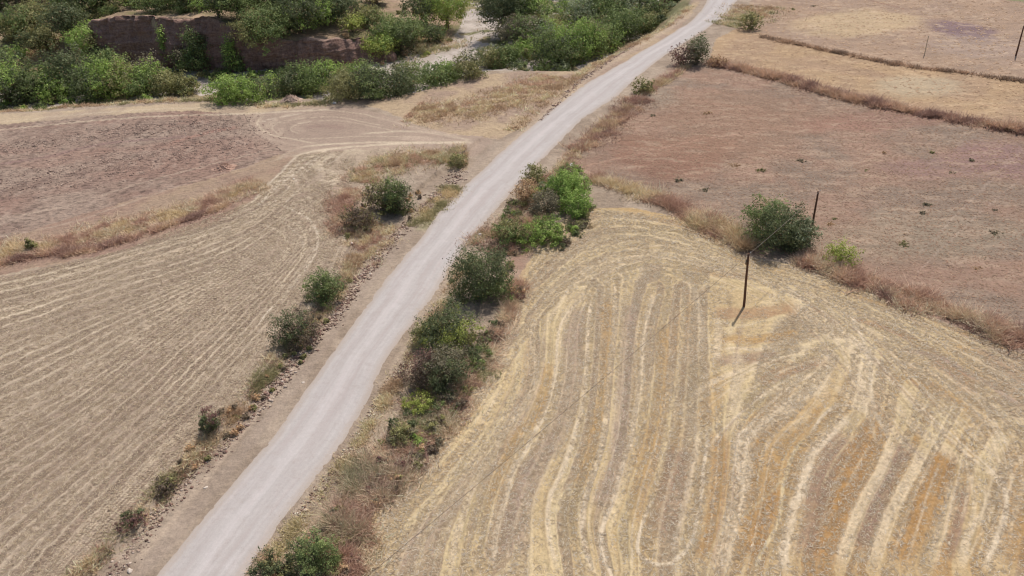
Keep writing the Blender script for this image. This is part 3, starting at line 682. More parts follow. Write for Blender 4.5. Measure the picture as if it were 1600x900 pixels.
# close the middle
V = np.vstack([V, [0, 0, float(terrain(np.array([0.]), np.array([0.]))[0])]]); alb = np.vstack([alb, alb[:1]]); kind = np.vstack([kind, kind[:1]]); ctr_i = len(V) - 1
ja = np.arange(0, na, 1); fan = np.stack([np.full(na, ctr_i), (ja + 1) % na, ja], 1)
me_o = mesh_np('ground', V, Fq, M_GROUND, attrs={'albedo': alb, 'kind': kind}, shade=True); tag(me_o, kind='structure')
me_c = mesh_np('ground', V[np.r_[0:na, ctr_i]], np.stack([np.full(na, na), (ja + 1) % na, ja], 1), M_GROUND, attrs={'albedo': alb[np.r_[0:na, ctr_i]], 'kind': kind[np.r_[0:na, ctr_i]]}); tag(me_c, kind='structure')

# ------------------------------------------------------------------ ROAD
M_ROAD, t, b = new_mat('road_surface')
uvn = attr(t, 'uvw').outputs['Vector']; co = node(t, 'ShaderNodeNewGeometry').outputs['Position']
mp = node(t, 'ShaderNodeMapping'); t.links.new(uvn, mp.inputs[0]); mp.inputs['Scale'].default_value = (1.0, .03, 1)
n1 = noise(t, mp.outputs[0], 3.6, 3, .5); n2 = noise(t, mp.outputs[0], 2.2, 2); n3 = noise(t, co, .5, 3); n4 = noise(t, co, 7, 3, .7)
c = mixcol(t, remap(t, n1, .3, .7, 0, 1), D(176, 169, 164), D(187, 180, 176))
c = mixcol(t, remap(t, n2, .5, .68, 0, .5), c, D(182, 169, 164))
c = mixcol(t, remap(t, n3, .55, .72, 0, .35), c, D(197, 189, 186))
c = mulcol(t, c, remap(t, n4, .3, .7, .95, 1.05))
n5 = noise(t, co, .9, 4, .7); c = mixcol(t, remap(t, n5, .52, .68, 0, .4), c, D(168, 157, 150)); n6 = noise(t, co, 2.6, 4, .75); c = mulcol(t, c, remap(t, n6, .3, .7, .93, 1.06))
sp = node(t, 'ShaderNodeSeparateXYZ'); t.links.new(uvn, sp.inputs[0])
wob_ = math_(t, 'MULTIPLY', math_(t, 'SUBTRACT', noise(t, co, .12, 2), .5), 1.2); uu = math_(t, 'ADD', sp.outputs[0], wob_)
for cen_, a_ in ((1.45, .5), (3.5, .5), (2.45, -.4)):
    dd = math_(t, 'ABSOLUTE', math_(t, 'SUBTRACT', uu, cen_)); k_ = math_(t, 'MULTIPLY', remap(t, dd, .15, .55, abs(a_), 0), remap(t, n2, .35, .6, .4, 1))
    c = mixcol(t, k_, c, D(172, 162, 157) if a_ > 0 else D(202, 194, 191))
ed = math_(t, 'ADD', math_(t, 'ABSOLUTE', math_(t, 'SUBTRACT', sp.outputs[0], 2.7)), math_(t, 'MULTIPLY', math_(t, 'SUBTRACT', n4, .5), 1.6))
c = mixcol(t, remap(t, ed, 1.9, 2.8, 0, .85), c, D(172, 157, 143))
t.links.new(c, b.inputs['Base Color']); bump(t, b, math_(t, 'ADD', n4, n1), .25, .05)
NR, NA = len(rl), 25
u = np.linspace(0, 1, NA); arc = np.r_[0, np.cumsum(np.linalg.norm(np.diff(ROAD_C, axis=0), axis=1))]
jit = lambda sd: (fbm(arc / 5, arc * 0, sd, 5) - .5) * .8
dirv = rr - rl; dirv /= np.linalg.norm(dirv, axis=1)[:, None]
rle = rl + dirv * jit(201)[:, None]; rre = rr + dirv * jit(203)[:, None]
RP = rle[:, None] * (1 - u)[None, :, None] + rre[:, None] * u[None, :, None]
zc = terrain(RP[..., 0], RP[..., 1]); prof = .10 - .12 * np.abs(2 * u - 1) ** 3
zz = np.maximum(zc, zc.mean(1, keepdims=True)) * .0 + zc + prof[None] + .02
V = np.c_[RP.reshape(-1, 2), zz.ravel()]; i_, j_ = np.meshgrid(np.arange(NR - 1), np.arange(NA - 1), indexing='ij')
Fr = np.stack([i_ * NA + j_, i_ * NA + j_ + 1, (i_ + 1) * NA + j_ + 1, (i_ + 1) * NA + j_], -1).reshape(-1, 4)
uvw = np.stack([np.broadcast_to(u * 5.4, (NR, NA)), np.broadcast_to(arc[:, None], (NR, NA)), np.zeros((NR, NA))], -1).reshape(-1, 3)
tag(mesh_np('road', V, Fr, M_ROAD, attrs={'uvw': uvw}, shade=True), kind='structure')

# ------------------------------------------------------------------ CLIFF (eroded far bank of the stream)
M_CLIFF, t, b = new_mat('eroded_earth')
co = node(t, 'ShaderNodeNewGeometry').outputs['Position']; mp = node(t, 'ShaderNodeMapping'); t.links.new(co, mp.inputs[0]); mp.inputs['Scale'].default_value = (.5, .5, 2.2)
k1 = noise(t, mp.outputs[0], 1.0, 5, .6); k2 = noise(t, co, 2.5, 4, .7); mp2 = node(t, 'ShaderNodeMapping'); t.links.new(co, mp2.inputs[0]); mp2.inputs['Scale'].default_value = (2, 2, .15); k3 = noise(t, mp2.outputs[0], .9, 3)
c = mixcol(t, remap(t, k1, .35, .65, 0, 1), D(140, 110, 98), D(168, 138, 124)); c = mixcol(t, remap(t, k3, .55, .7, 0, .5), c, D(104, 84, 78))
tn = attr(t, 'tint').outputs['Color']; ts = node(t, 'ShaderNodeSeparateColor'); t.links.new(tn, ts.inputs[0])
c = mixcol(t, ts.outputs[0], c, D(190, 166, 148)); c = mulcol(t, c, remap(t, k2, .3, .7, .8, 1.2)); t.links.new(c, b.inputs['Base Color']); bump(t, b, math_(t, 'ADD', k1, k2), .9, .5)
def cliff(pxa, pxb, lab):
    a0 = np.interp(pxa, [p[0] for p in C_PX[:14]], C_ARC[:14]); a1 = np.interp(pxb, [p[0] for p in C_PX[:14]], C_ARC[:14])
    cl = C_LINE[:-2]; s_ = np.r_[0, np.cumsum(np.linalg.norm(np.diff(cl, axis=0), axis=1))]
    n = int((a1 - a0) / .35); ts_ = np.linspace(a0, a1, n); Cc = np.stack([np.interp(ts_, s_, cl[:, i]) for i in (0, 1)], 1)
    tg = np.gradient(Cc, axis=0); tg /= np.linalg.norm(tg, axis=1)[:, None]; nn = np.stack([-tg[:, 1], tg[:, 0]], 1)   # away from the valley
    m_ = 46; h_ = np.linspace(0, 1, m_); Hc = np.interp(ts_, C_ARC, C_HC); Wc = np.interp(ts_, C_ARC, C_WC)
    topn = (fbm(ts_ / 7, ts_ * 0, 211, 4) - .5) * 4.0
    face = np.minimum(h_ / .8, 1); off = (1.0 + Wc)[:, None] * (face ** 2.2)[None] * .85 - .6
    off = off + np.where(h_ > .8, (h_ - .8) / .2 * 5, 0)[None]
    z_ = ZB + (Hc + topn)[:, None] * (face[None] * (1.04)) - np.where(h_ > .8, (h_ - .8) / .2 * 1.0, 0)[None] - .5
    al = np.repeat(ts_[:, None], m_, 1)
    buttress = (fbm(al / 6, z_ / 12, 213, 5) - .5) * 6.5 + (fbm(al / 1.3, z_ / 1.6, 217, 3) - .5) * 1.3
    ledge = .55 * np.clip(np.sin(z_ * 2.1 + 2 * vn(al / 9, z_ * 0, 219)) - .5, 0, 1)
    off = off + (buttress - ledge) * np.where(h_ > .82, .3, 1)[None]
    Pc = Cc[:, None] + nn[:, None] * off[..., None]
    V = np.c_[Pc.reshape(-1, 2), z_.ravel()]
    i_, j_ = np.meshgrid(np.arange(n - 1), np.arange(m_ - 1), indexing='ij')
    Fc = np.stack([i_ * m_ + j_, (i_ + 1) * m_ + j_, (i_ + 1) * m_ + j_ + 1, i_ * m_ + j_ + 1], -1).reshape(-1, 4)
    top = sst(.77, .9, np.repeat(h_[None], n, 0) + (fbm(al / 2, z_, 221, 3) - .5) * .2).ravel()
    tag(mesh_np('cliff', V, Fc, M_CLIFF, tint=np.c_[top, top, top], shade=True), kind='structure')
cliff(140, 620, '')

# ------------------------------------------------------------------ VEGETATION
G = dict(dark=(D(96, 106, 72), D(64, 74, 52)), mid=(D(118, 134, 80), D(80, 96, 58)), bright=(D(140, 164, 84), D(98, 122, 56)), olive=(D(136, 136, 88), D(96, 98, 66)),
         grey=(D(124, 120, 98), D(88, 86, 72)), twig=(D(112, 102, 84), D(84, 74, 66)), lime=(D(132, 158, 78), D(82, 110, 50)), yellow=(D(156, 166, 84), D(112, 126, 58)),
         straw=(D(172, 150, 116), D(130, 104, 82)), brown=(D(120, 92, 84), D(88, 66, 64)), silver=(D(140, 150, 120), D(98, 110, 84)))
def _warm(c, k):
    g_ = c.mean(); c = c * .90 + g_ * .10; return c * np.array([1.06, 1.0, .95]) * k
for _k in G: G[_k] = (_warm(G[_k][0], 1.75), _warm(G[_k][1], 1.9))
def leaf_cloud(rng, W, H, pal, leaf, dens=1.0, clumps=None, ground=.08, form='round', hmin=0.0, pal2=None, frac=0.0):
    """foliage of a crown W wide, H high, standing on z=0: leaves set in clumps around limbs ends"""
    nl = rng.randint(5, 9) if form != 'cone' else 6
    lobes = []
    for i in range(nl):
        a = rng.rand() * 6.283; r_ = (rng.rand() ** .6) * W * .29
        if form == 'cone':
            zf = (i + .5) / nl; r_ *= (1 - zf) * .8; sz = W * .5 * (1.05 - zf * .75); zc = H * (.14 + .78 * zf)
            lobes.append((r_ * math.cos(a), r_ * math.sin(a), zc, sz * .8, sz * .8, H * .16))
        else:
            sz = W * (.26 + .12 * rng.rand()); zc = H * (hmin + (1 - hmin) * ((.36 if hmin else .30) + .24 * rng.rand()))
            lobes.append((r_ * math.cos(a), r_ * math.sin(a), zc, sz, sz, min(H - zc, H * (.34 + .1 * rng.rand()))))
    if form != 'cone' and not hmin:
        for _ in range(3):      # low side shoots make the outline uneven
            a = rng.rand() * 6.283; sz = W * (.13 + .08 * rng.rand()); lobes.append((W * .34 * math.cos(a), W * .34 * math.sin(a), H * .2, sz, sz, H * .22))
        a = rng.rand() * 6.283; lobes.append((W * .2 * math.cos(a), W * .2 * math.sin(a), H * .78, W * .16, W * .16, H * .26))
    if form != 'cone':
        lobes.append((0, 0, H * (hmin + (1 - hmin) * .45), W * .36, W * .36, H * (1 - hmin) * .5))
    Lb = np.array(lobes); area = Lb[:, 3] * (Lb[:, 3] + Lb[:, 5]); pr = area / area.sum()
    nc = clumps or int(np.clip(W * H * 4 + 30, 50, 260))
    li = rng.choice(len(Lb), nc, p=pr); d = rng.normal(size=(nc, 3)); d[:, 2] = np.where(rng.rand(nc) < (.45 if hmin else .7), d[:, 2], np.abs(d[:, 2])) * .9 - .1; d /= np.linalg.norm(d, axis=1)[:, None]
    cp = Lb[li, :3] + d * Lb[li, 3:] * (.66 + .56 * rng.rand(nc, 1) ** 1.4); cp[:, 2] = np.clip(cp[:, 2], H * ground, H * 1.03)
    rh = np.hypot(cp[:, 0], cp[:, 1]); cp[:, :2] *= np.minimum(1, .5 * W / np.maximum(rh, 1e-6))[:, None]
    cr = np.minimum(W, H) * (.065 + .13 * rng.rand(nc) ** 1.5); ctone = rng.rand(nc)
    n = int(dens * 4.6 * W * (W + H) / (leaf * leaf)); n = int(np.clip(n, 700, 52000))
    ci = rng.randint(0, nc, n); g = rng.normal(size=(n, 3)); g /= np.linalg.norm(g, axis=1)[:, None]; g *= (rng.rand(n, 1) ** .45)
    g[:, 2] *= .75
    P = cp[ci] + g * cr[ci][:, None] * 1.35
    fill = rng.rand(n) < .2
    k = fill.sum(); lj = rng.choice(len(Lb), k, p=pr); e = rng.normal(size=(k, 3)); e /= np.linalg.norm(e, axis=1)[:, None]
    P[fill] = Lb[lj, :3] + e * Lb[lj, 3:] * (rng.rand(k, 1) ** .5)
    sh = np.nonzero(rng.rand(n) < .16)[0]; ns_ = 70; hc_ = rng.randint(0, nc, ns_); sdir = cp[hc_] - np.array([0, 0, H * .3]); sdir /= np.linalg.norm(sdir, axis=1)[:, None] + 1e-6
    sdir = sdir + rng.normal(size=(ns_, 3)) * .45 + np.array([0, 0, .35]); sdir /= np.linalg.norm(sdir, axis=1)[:, None]; sl = W * (.05 + .11 * rng.rand(ns_)); k_ = rng.randint(0, ns_, len(sh))
    P[sh] = cp[hc_[k_]] + sdir[k_] * (sl[k_] * rng.rand(len(sh)) ** .8)[:, None] + rng.normal(size=(len(sh), 3)) * leaf * .5; ci[sh] = hc_[k_]
    stray = rng.rand(n) < .04; P[stray] += rng.normal(size=(stray.sum(), 3)) * W * .035
    P[:, 2] = np.abs(P[:, 2]) + .02
    out = P - np.array([0, 0, H * .35]); out /= np.linalg.norm(out, axis=1)[:, None] + 1e-6
    nrm = out * .75 + g * .8 + rng.normal(size=(n, 3)) * .55 + np.array([0, 0, .35]); nrm /= np.linalg.norm(nrm, axis=1)[:, None]
    ax = np.cross(nrm, rng.normal(size=(n, 3))); ax /= np.linalg.norm(ax, axis=1)[:, None] + 1e-6; ay = np.cross(nrm, ax)
    sz = leaf * (.55 + .8 * rng.rand(n, 1)); 
    q = np.stack([P - ax * sz * .5, P + ay * sz * .32 + nrm * sz * .08, P + ax * sz * .5, P - ay * sz * .32], 1).reshape(-1, 3)
    F = np.arange(n * 4).reshape(-1, 4)
    t_ = np.clip(.05 + .95 * ctone[ci] + .3 * (rng.rand(n) - .5), 0, 1.15)[:, None]
    C = pal[1] * (1 - t_) + pal[0] * t_
    if pal2 is not None:      # one side of the crown in a second tone, clump by clump
        sv_ = rng.normal(size=3); sc2 = (cp / W) @ sv_ / np.linalg.norm(sv_) + rng.normal(size=nc) * .16; k2 = (sc2 > np.quantile(sc2, 1 - frac))[ci]
        C[k2] = (pal2[1] * (1 - t_) + pal2[0] * t_)[k2]
    C = C * (0.85 + .3 * rng.rand(n, 1)); dead = rng.rand(n) < .03; C[dead] = D(150, 130, 92)
    return q, F, np.repeat(C, 4, 0), cp
ocount = 0
def shrub(px, py, wpx, hpx, tone, label, cat='shrub', group=None, form='round', dens=1.0, leaf=None, name='shrub', sub=None, zoff=0, tonemix=None, hmin=0.0):
    global ocount
    ocount += 1; rng = np.random.RandomState(1000 + ocount)
    _e = 1.28 if name.endswith('tree') else 1.16
    if form == 'cone': _e = 1.1
    wpx *= _e; hpx *= (1.12 if name.endswith('tree') else 1.05)
    p = hit(px, py); sc_ = scale_at(p); W = wpx * sc_; dist = np.linalg.norm(p - EYE)
    dep_ = math.asin(min(.99, (CAM_H - p[2]) / dist))
    H = max(.45 * W, (hpx * sc_ - W * math.sin(dep_) * .45) / math.cos(dep_)) if form != 'cone' else hpx * sc_ / math.cos(dep_) * .95
    # footprint centre lies a little behind the visible base
    cxy = p[:2] + (p[:2] / np.linalg.norm(p[:2])) * W * .28
    z = float(terrain(np.array([cxy[0]]), np.array([cxy[1]]))[0])
    if abs(z - p[2]) > 2: cxy = p[:2]; z = p[2]
    root = empty(name, (cxy[0], cxy[1], z - .03), rng.rand() * 6.283)
    lf = leaf or max(.13, dist * .0021)
    q, F, C, cp = leaf_cloud(rng, W, H, G[tone], lf, dens, form=form, hmin=hmin, pal2=G[sub[0]] if sub else None, frac=sub[1] if sub else 0)
    mesh_np('crown' if name.endswith('tree') else 'foliage', q, F, M_LEAF, tint=C, parent=root)
    bf = Buf(); bc = D(120, 104, 92); tall = name.endswith('tree')
    if tall:
        hh = H * (.35 + hmin * .4); tr = max(.09, W * .028); bf.tube([(0, 0, -.2), (.02 * W, 0, hh * .5), (0, .02 * W, hh), (0, 0, H * .62)], [tr * 1.3, tr, tr * .75, tr * .3], bc, 7)
        st_ = (0, 0, hh)
    lim = rng.permutation(len(cp))[:(12 if tall else 16)]
    for k in lim:
        c_ = cp[k]; s0 = np.array([0, 0, hh * (.6 + .4 * rng.rand())]) if tall else np.array([0, 0, -.1])
        mid = (s0 + c_) / 2 + np.array([0, 0, .08 * H * rng.rand()]); r0 = max(.03, W * .009)
        bf.tube([s0, mid * .95, c_ * .85], [r0 * 1.2, r0 * .8, r0 * .4], bc * (.8 + .4 * rng.rand()), 5)
    if not tall and tone in ('twig', 'brown', 'grey', 'dark', 'straw'):
        for _ in range(50 if tone in ('twig', 'brown', 'grey') else 20):   # bare outer twigs
            c_ = cp[lim[rng.randint(len(lim))]]; d_ = rng.normal(size=3); d_[2] = abs(d_[2]); d_ /= np.linalg.norm(d_)
            bf.tube([c_ * .85, c_, c_ + d_ * W * .05], [.03, .02, .01], D(150, 136, 124) * (.7 + .5 * rng.rand()), 3)
    bf.build('trunk' if tall else 'stems', M_BARK, parent=root)
    tag(root, label, cat, group); return root

# --- beside the road
shrub(760, 480, 88, 96, 'dark', 'rounded dark green shrub standing alone by the right road edge with brown shade below', sub=('mid', .25), dens=1.1)
shrub(706, 560, 82, 84, 'dark', 'dark green bush with yellow green right side just below the rounded roadside shrub', sub=('yellow', .28), dens=1.0)
shrub(672, 545, 45, 48, 'olive', 'small olive bush leaning over the road shoulder beside larger dark bush')
shrub(662, 612, 62, 62, 'twig', 'purplish brown half bare bush nearest the road in the middle thicket', sub=('brown', .4), dens=.7)
shrub(705, 615, 72, 74, 'dark', 'grey green bush with bare twigs facing the stubble field in the middle thicket', sub=('grey', .4), dens=.8)
shrub(660, 645, 48, 32, 'yellow', 'low yellow green weeds at the foot of the twiggy thicket', 'weeds', name='weed_clump')
shrub(632, 702, 40, 36, 'olive', 'low olive weeds among brown brush beside the road shoulder', 'weeds', name='weed_clump', dens=.8)
shrub(655, 700, 26, 20, 'bright', 'small bright green weeds at the edge of brown brush by the stubble', 'weeds', name='weed_clump')
shrub(500, 906, 66, 74, 'mid', 'dense green bush at the bottom of the picture between road and stubble', sub=('dark', .4), dens=1.1)
shrub(438, 912, 66, 42, 'dark', 'low dark green bush at the bottom edge right beside the pale road', sub=('olive', .3))
shrub(885, 318, 62, 58, 'lime', 'bright lime green climber covered bush where two fields meet the road', sub=('bright', .3), dens=1.2)
shrub(900, 346, 50, 48, 'lime', 'bright lime green bush bulging towards the stubble field corner', dens=1.2)
shrub(857, 338, 50, 44, 'grey', 'grey green twiggy bush left of the lime green climber bush', dens=.8)
shrub(862, 306, 30, 26, 'silver', 'small silvery bush against the lime green climber bush', dens=.8)
shrub(850, 390, 70, 44, 'bright', 'leafy green bush below the lime climber near the stubble corner', sub=('mid', .4))
shrub(802, 390, 52, 44, 'mid', 'mid green bush on the road side of the leafy green bush', sub=('olive', .4))
shrub(822, 322, 40, 44, 'straw', 'tall straw coloured dry shrub beside the road above the green thicket', dens=.7)
shrub(835, 290, 40, 34, 'olive', 'dry olive shrub by the road just above the lime green climber bush', dens=.7)
shrub(1088, 105, 38, 50, 'dark', 'upright dark green bush between the road and upper right field', sub=('grey', .3))
shrub(1064, 106, 32, 34, 'brown', 'brown leafless bush touching the upright dark bush by the road', dens=.6)
shrub(1005, 148, 32, 28, 'olive', 'small olive bush on the road bank below the upright dark bush', dens=.7)
shrub(1172, 48, 30, 30, 'olive', 'small olive bush at the end of the field beside the road bend', dens=.8)
shrub(1120, 105, 26, 18, 'straw', 'low dry bush at the field corner right of the upright dark bush', dens=.7)
shrub(628, 342, 56, 62, 'mid', 'dark leafy bush with bright top on left verge of the road', sub=('dark', .5), dens=1.1)
shrub(602, 338, 52, 56, 'twig', 'thin twiggy bush left of the dark leafy bush on left verge', sub=('olive', .4), dens=.6)
shrub(568, 364, 50, 48, 'twig', 'dark twiggy bush with olive left side at the stubble field edge', sub=('olive', .35), dens=.8)
shrub(512, 480, 58, 62, 'mid', 'green bush on the earth bank left of the road', sub=('dark', .4))
shrub(470, 545, 64, 66, 'twig', 'dark purplish twiggy bush below the green bush on the left bank', sub=('dark', .45), dens=.9)
shrub(335, 690, 34, 44, 'dark', 'small dark spiky bush alone on the left bank beside stubble', sub=('brown', .3))
shrub(266, 776, 38, 20, 'twig', 'low dark bush on left bank, upper one of the last pair', sub=('olive', .25), dens=.7)
shrub(216, 832, 38, 20, 'brown', 'low brown bush on left bank nearest the bottom left corner', sub=('dark', .4), dens=.9)
shrub(716, 264, 30, 26, 'olive', 'olive and straw coloured tuft beside the farm track junction with the road', name='weed_clump', cat='weeds', dens=.7)
shrub(1205, 394, 96, 86, 'mid', 'large round green bush with yellowish left top by the two poles', sub=('dark', .6), dens=1.1)
shrub(1242, 396, 52, 60, 'dark', 'grey green bush merged with right flank of the large round bush', sub=('silver', .5), dens=1.0)
shrub(1311, 418, 50, 44, 'yellow', 'pale lime feathery plant in the hedge line right of the large round bush', name='weed_clump', cat='weeds', dens=.5)
shrub(52, 394, 17, 22, 'olive', 'thin upright olive weed in the dry grass strip near the left edge', name='weed_clump', cat='weeds', dens=.6, form='cone')

# --- valley edge row, left to right
g1 = 'bushes along the near edge of the stream valley'
row = [(25, 168, 74, 70, 'dark'), (70, 163, 60, 54, 'mid'), (10, 140, 60, 60, 'dark'), (118, 150, 78, 72, 'dark'), (98, 160, 46, 36, 'bright'), (150, 157, 60, 48, 'mid'), (192, 154, 76, 60, 'bright'), (175, 130, 60, 54, 'mid'),
       (232, 152, 64, 50, 'mid'), (238, 132, 40, 44, 'grey'), (268, 152, 48, 40, 'olive'), (300, 150, 44, 28, 'olive'), (362, 162, 56, 46, 'bright'), (400, 160, 56, 44, 'bright'), (428, 148, 34, 30, 'bright'), (462, 153, 48, 44, 'dark'),
       (490, 152, 46, 50, 'mid'), (512, 140, 54, 44, 'bright'), (545, 158, 54, 50, 'olive'), (580, 157, 62, 56, 'dark'), (560, 138, 56, 40, 'mid'), (618, 150, 56, 54, 'dark'), (645, 143, 44, 44, 'mid'), (682, 134, 56, 44, 'mid'), (704, 126, 44, 34, 'bright'),
       (735, 124, 44, 42, 'olive'), (768, 108, 40, 34, 'olive'), (792, 106, 46, 34, 'mid'), (825, 92, 50, 30, 'bright'), (875, 108, 72, 56, 'mid'), (905, 98, 70, 62, 'bright'), (930, 92, 52, 58, 'olive'), (950, 82, 48, 46, 'mid'), (970, 70, 50, 54, 'mid'), (1004, 58, 44, 44, 'mid'),
       (1020, 40, 42, 44, 'dark'), (850, 82, 52, 48, 'silver')]
desc = {'dark': 'dark green', 'mid': 'mid green', 'bright': 'bright green', 'olive': 'olive', 'grey': 'grey green', 'silver': 'silvery green'}
places = ['at the left edge of the picture above the ploughed field', 'second from the left end of the ploughed field edge', 'in the left border of the picture behind the front row', 'large, behind the front row near the left end',
 'low, in front of the large dark bush near the left end', 'fourth in the front row from the left picture edge', 'broad, in the left row, spreading towards the field', 'behind the broad bright bush of the left row',
 'in the left row below the dark cliff', 'faded, behind the left row below the cliff', 'half dry, near the right end of left row', 'low, last of left row next to gravel bar',
 'round, standing alone beyond the ploughed field corner, left half', 'round, standing alone beyond the ploughed field corner, right half', 'small, touching the round lone bush on its right', 'small, behind the pale earth mound',
 'right of the small dark bush behind the mound', 'set back, below the low right part of the cliff', 'first of the long hedge beside the turning loop', 'broad, second in the long hedge beside the turning loop', 'set back behind the long hedge beneath the cliff',
 'in the middle of the long hedge above the turning loop', 'narrow, in the long hedge right of its middle', 'in the right third of the long hedge', 'set back, hiding the end of the gravel bed', 'half dry, at the right end of the long hedge',
 'small, between hedge end and the dry triangle', 'small, above the dry triangle of grass', 'low, set back above the dry triangle', 'large, spilling onto the dry grass by the road, lower part', 'large, spilling onto the dry grass by the road, upper part',
 'yellowing, on the road side of the large green mass', 'next up the road from the yellowing bush', 'tall, beside the road shoulder above the green mass', 'round, last but one beside the upper road', 'last beside the upper road bend', 'pale, among the green mass left of the road']
for (x, y, w, h, tn), pl in zip(row, places):
    w *= 1.12; h *= 1.08
    shrub(x, y, w, h, tn, f'{desc[tn]} bush {pl}'.replace('bush large', 'bush, large'), group=g1, sub=(['bright', 'dark', 'olive', 'mid'][ocount % 4], .3), dens=.95)
# --- trees in the stream bed, on the banks and on the plateau
trees = [(270, 106, 26, 56, 'bright', 'cone', 'slim bright green young tree left of the other two before the cliff'), (318, 118, 50, 62, 'mid', 'cone', 'pointed green young tree in the middle before the dark cliff'),
 (371, 116, 36, 50, 'mid', 'cone', 'pointed green young tree furthest right before the dark cliff'), (292, 114, 28, 36, 'grey', 'round', 'small greyish tree between the slim and the pointed young tree'),
 (148, 84, 56, 44, 'bright', 'round', 'bright green round tree at the left foot of the cliff'), (115, 74, 50, 50, 'dark', 'round', 'dark tree left of the bright round tree by the cliff'), (175, 100, 40, 30, 'dark', 'round', 'dark low tree in shade below the bright round tree'),
 (60, 62, 66, 48, 'olive', 'round', 'olive tree on the dry slope at upper left'), (30, 72, 46, 34, 'olive', 'round', 'small olive tree on the dry slope left of the bigger one'), (80, 92, 50, 34, 'olive', 'round', 'faded olive tree low on the dry slope at upper left'), (20, 105, 44, 30, 'mid', 'round', 'mid green tree at the foot of the dry slope by left border'),
 (118, 34, 60, 60, 'bright', 'round', 'tall bright tree at the left end of the cliff top'), (150, 26, 50, 50, 'dark', 'round', 'dark tree next to the tall bright tree on the cliff top'),
 (175, 18, 50, 40, 'mid', 'round', 'mid green tree on cliff top left of the pale ledge'), (212, 14, 50, 34, 'olive', 'round', 'olive tree on cliff top above the pale ledge'), (248, 20, 50, 34, 'mid', 'round', 'bright topped tree leaning over the cliff ledge'),
 (285, 10, 44, 34, 'mid', 'round', 'small tree at top border above the cliff'), (315, 18, 60, 46, 'dark', 'round', 'broad dark tree over the middle of cliff'), (345, 40, 46, 44, 'dark', 'round', 'dark tree hanging over the cliff left of the big tree group'),
 (380, 40, 60, 60, 'mid', 'round', 'left front tree of the big tree group on the cliff'), (418, 72, 72, 60, 'mid', 'round', 'lowest tree of the big group, hanging down the cliff'), (440, 40, 80, 66, 'mid', 'round', 'central tree of the big group on the cliff'),
 (478, 62, 66, 58, 'dark', 'round', 'dark right front tree of the big group on the cliff'), (505, 40, 66, 60, 'mid', 'round', 'right tree of the big group on the cliff'), (400, 14, 70, 40, 'olive', 'round', 'olive tree at the top border in the big group'), (535, 46, 46, 48, 'dark', 'round', 'dark tree ending the big group on its right'),
 (545, 14, 50, 40, 'dark', 'round', 'shaded tree at top border right of the big group'), (470, 8, 60, 40, 'dark', 'round', 'dark tree at the top border above the big group'),
 (590, 12, 40, 26, 'brown', 'round', 'brownish tree at top border above the dry slope'), (628, 82, 70, 54, 'mid', 'round', 'green tree on the dry bank above the gravel bed'), (600, 92, 46, 40, 'yellow', 'round', 'yellowish tree at the right end of the low cliff'), (578, 48, 40, 30, 'olive', 'round', 'small faded olive tree on the dry bank'), (552, 54, 30, 26, 'yellow', 'round', 'small yellowish tree on the dry bank beside the big group'),
 (668, 46, 46, 50, 'dark', 'round', 'dark green tree left of the bright yellow green tree'), (700, 50, 56, 62, 'yellow', 'round', 'tall bright yellow green tree beside the gravel bend'), (684, 70, 30, 26, 'dark', 'round', 'dark low tree below the bright yellow green tree'), (646, 66, 32, 26, 'grey', 'round', 'greyish tree beside the gravel bed'),
 (792, 66, 56, 80, 'dark', 'round', 'large dark tree on the right bank of the gravel bend'), (818, 56, 70, 74, 'mid', 'round', 'large green tree right of the large dark one'), (830, 80, 70, 50, 'grey', 'round', 'greyish green tree low in the right bank wood'), (858, 66, 50, 36, 'olive', 'round', 'olive tree in the middle of the right bank wood'),
 (800, 20, 70, 50, 'dark', 'round', 'dark tree at the top border of the right bank wood'), (906, 48, 56, 44, 'silver', 'round', 'silvery tree below the shaded gap of the right bank wood'), (940, 40, 56, 52, 'mid', 'round', 'green tree in the right bank wood near the road'), (975, 34, 52, 50, 'silver', 'round', 'bluish green tree in the right bank wood near the road'),
 (925, 14, 50, 40, 'mid', 'round', 'tree at the top border right of the shaded gap'), (1000, 20, 50, 50, 'dark', 'round', 'dark tree at top right of the right bank wood'), (970, 8, 50, 40, 'mid', 'round', 'mid green tree at top border near the road bend'), (1045, 14, 44, 34, 'brown', 'round', 'purplish brown bare tree at the end of the wood by the road'),
 (860, -4, 60, 40, 'dark', 'round', 'shaded tree behind the gap at the top border'), (745, -6, 60, 30, 'dark', 'round', 'dark tree above the gravel path at top border'), (40, 12, 60, 36, 'grey', 'round', 'greyish tree on the plateau at the top left corner'), (88, 8, 50, 34, 'mid', 'round', 'mid green tree on the plateau near the top left corner'), (5, 20, 40, 30, 'dark', 'round', 'dark tree in the top left corner')]
for x, y, w, h, tn, fo, lb in trees:
    shrub(x, y, w * 1.1, h * 1.05, tn, lb, 'tree', 'trees of the stream valley', form=fo, name='broadleaf_tree', sub=(['mid', 'olive', 'dark', 'bright'][ocount % 4], .3), hmin=.12 if fo == 'round' else 0)
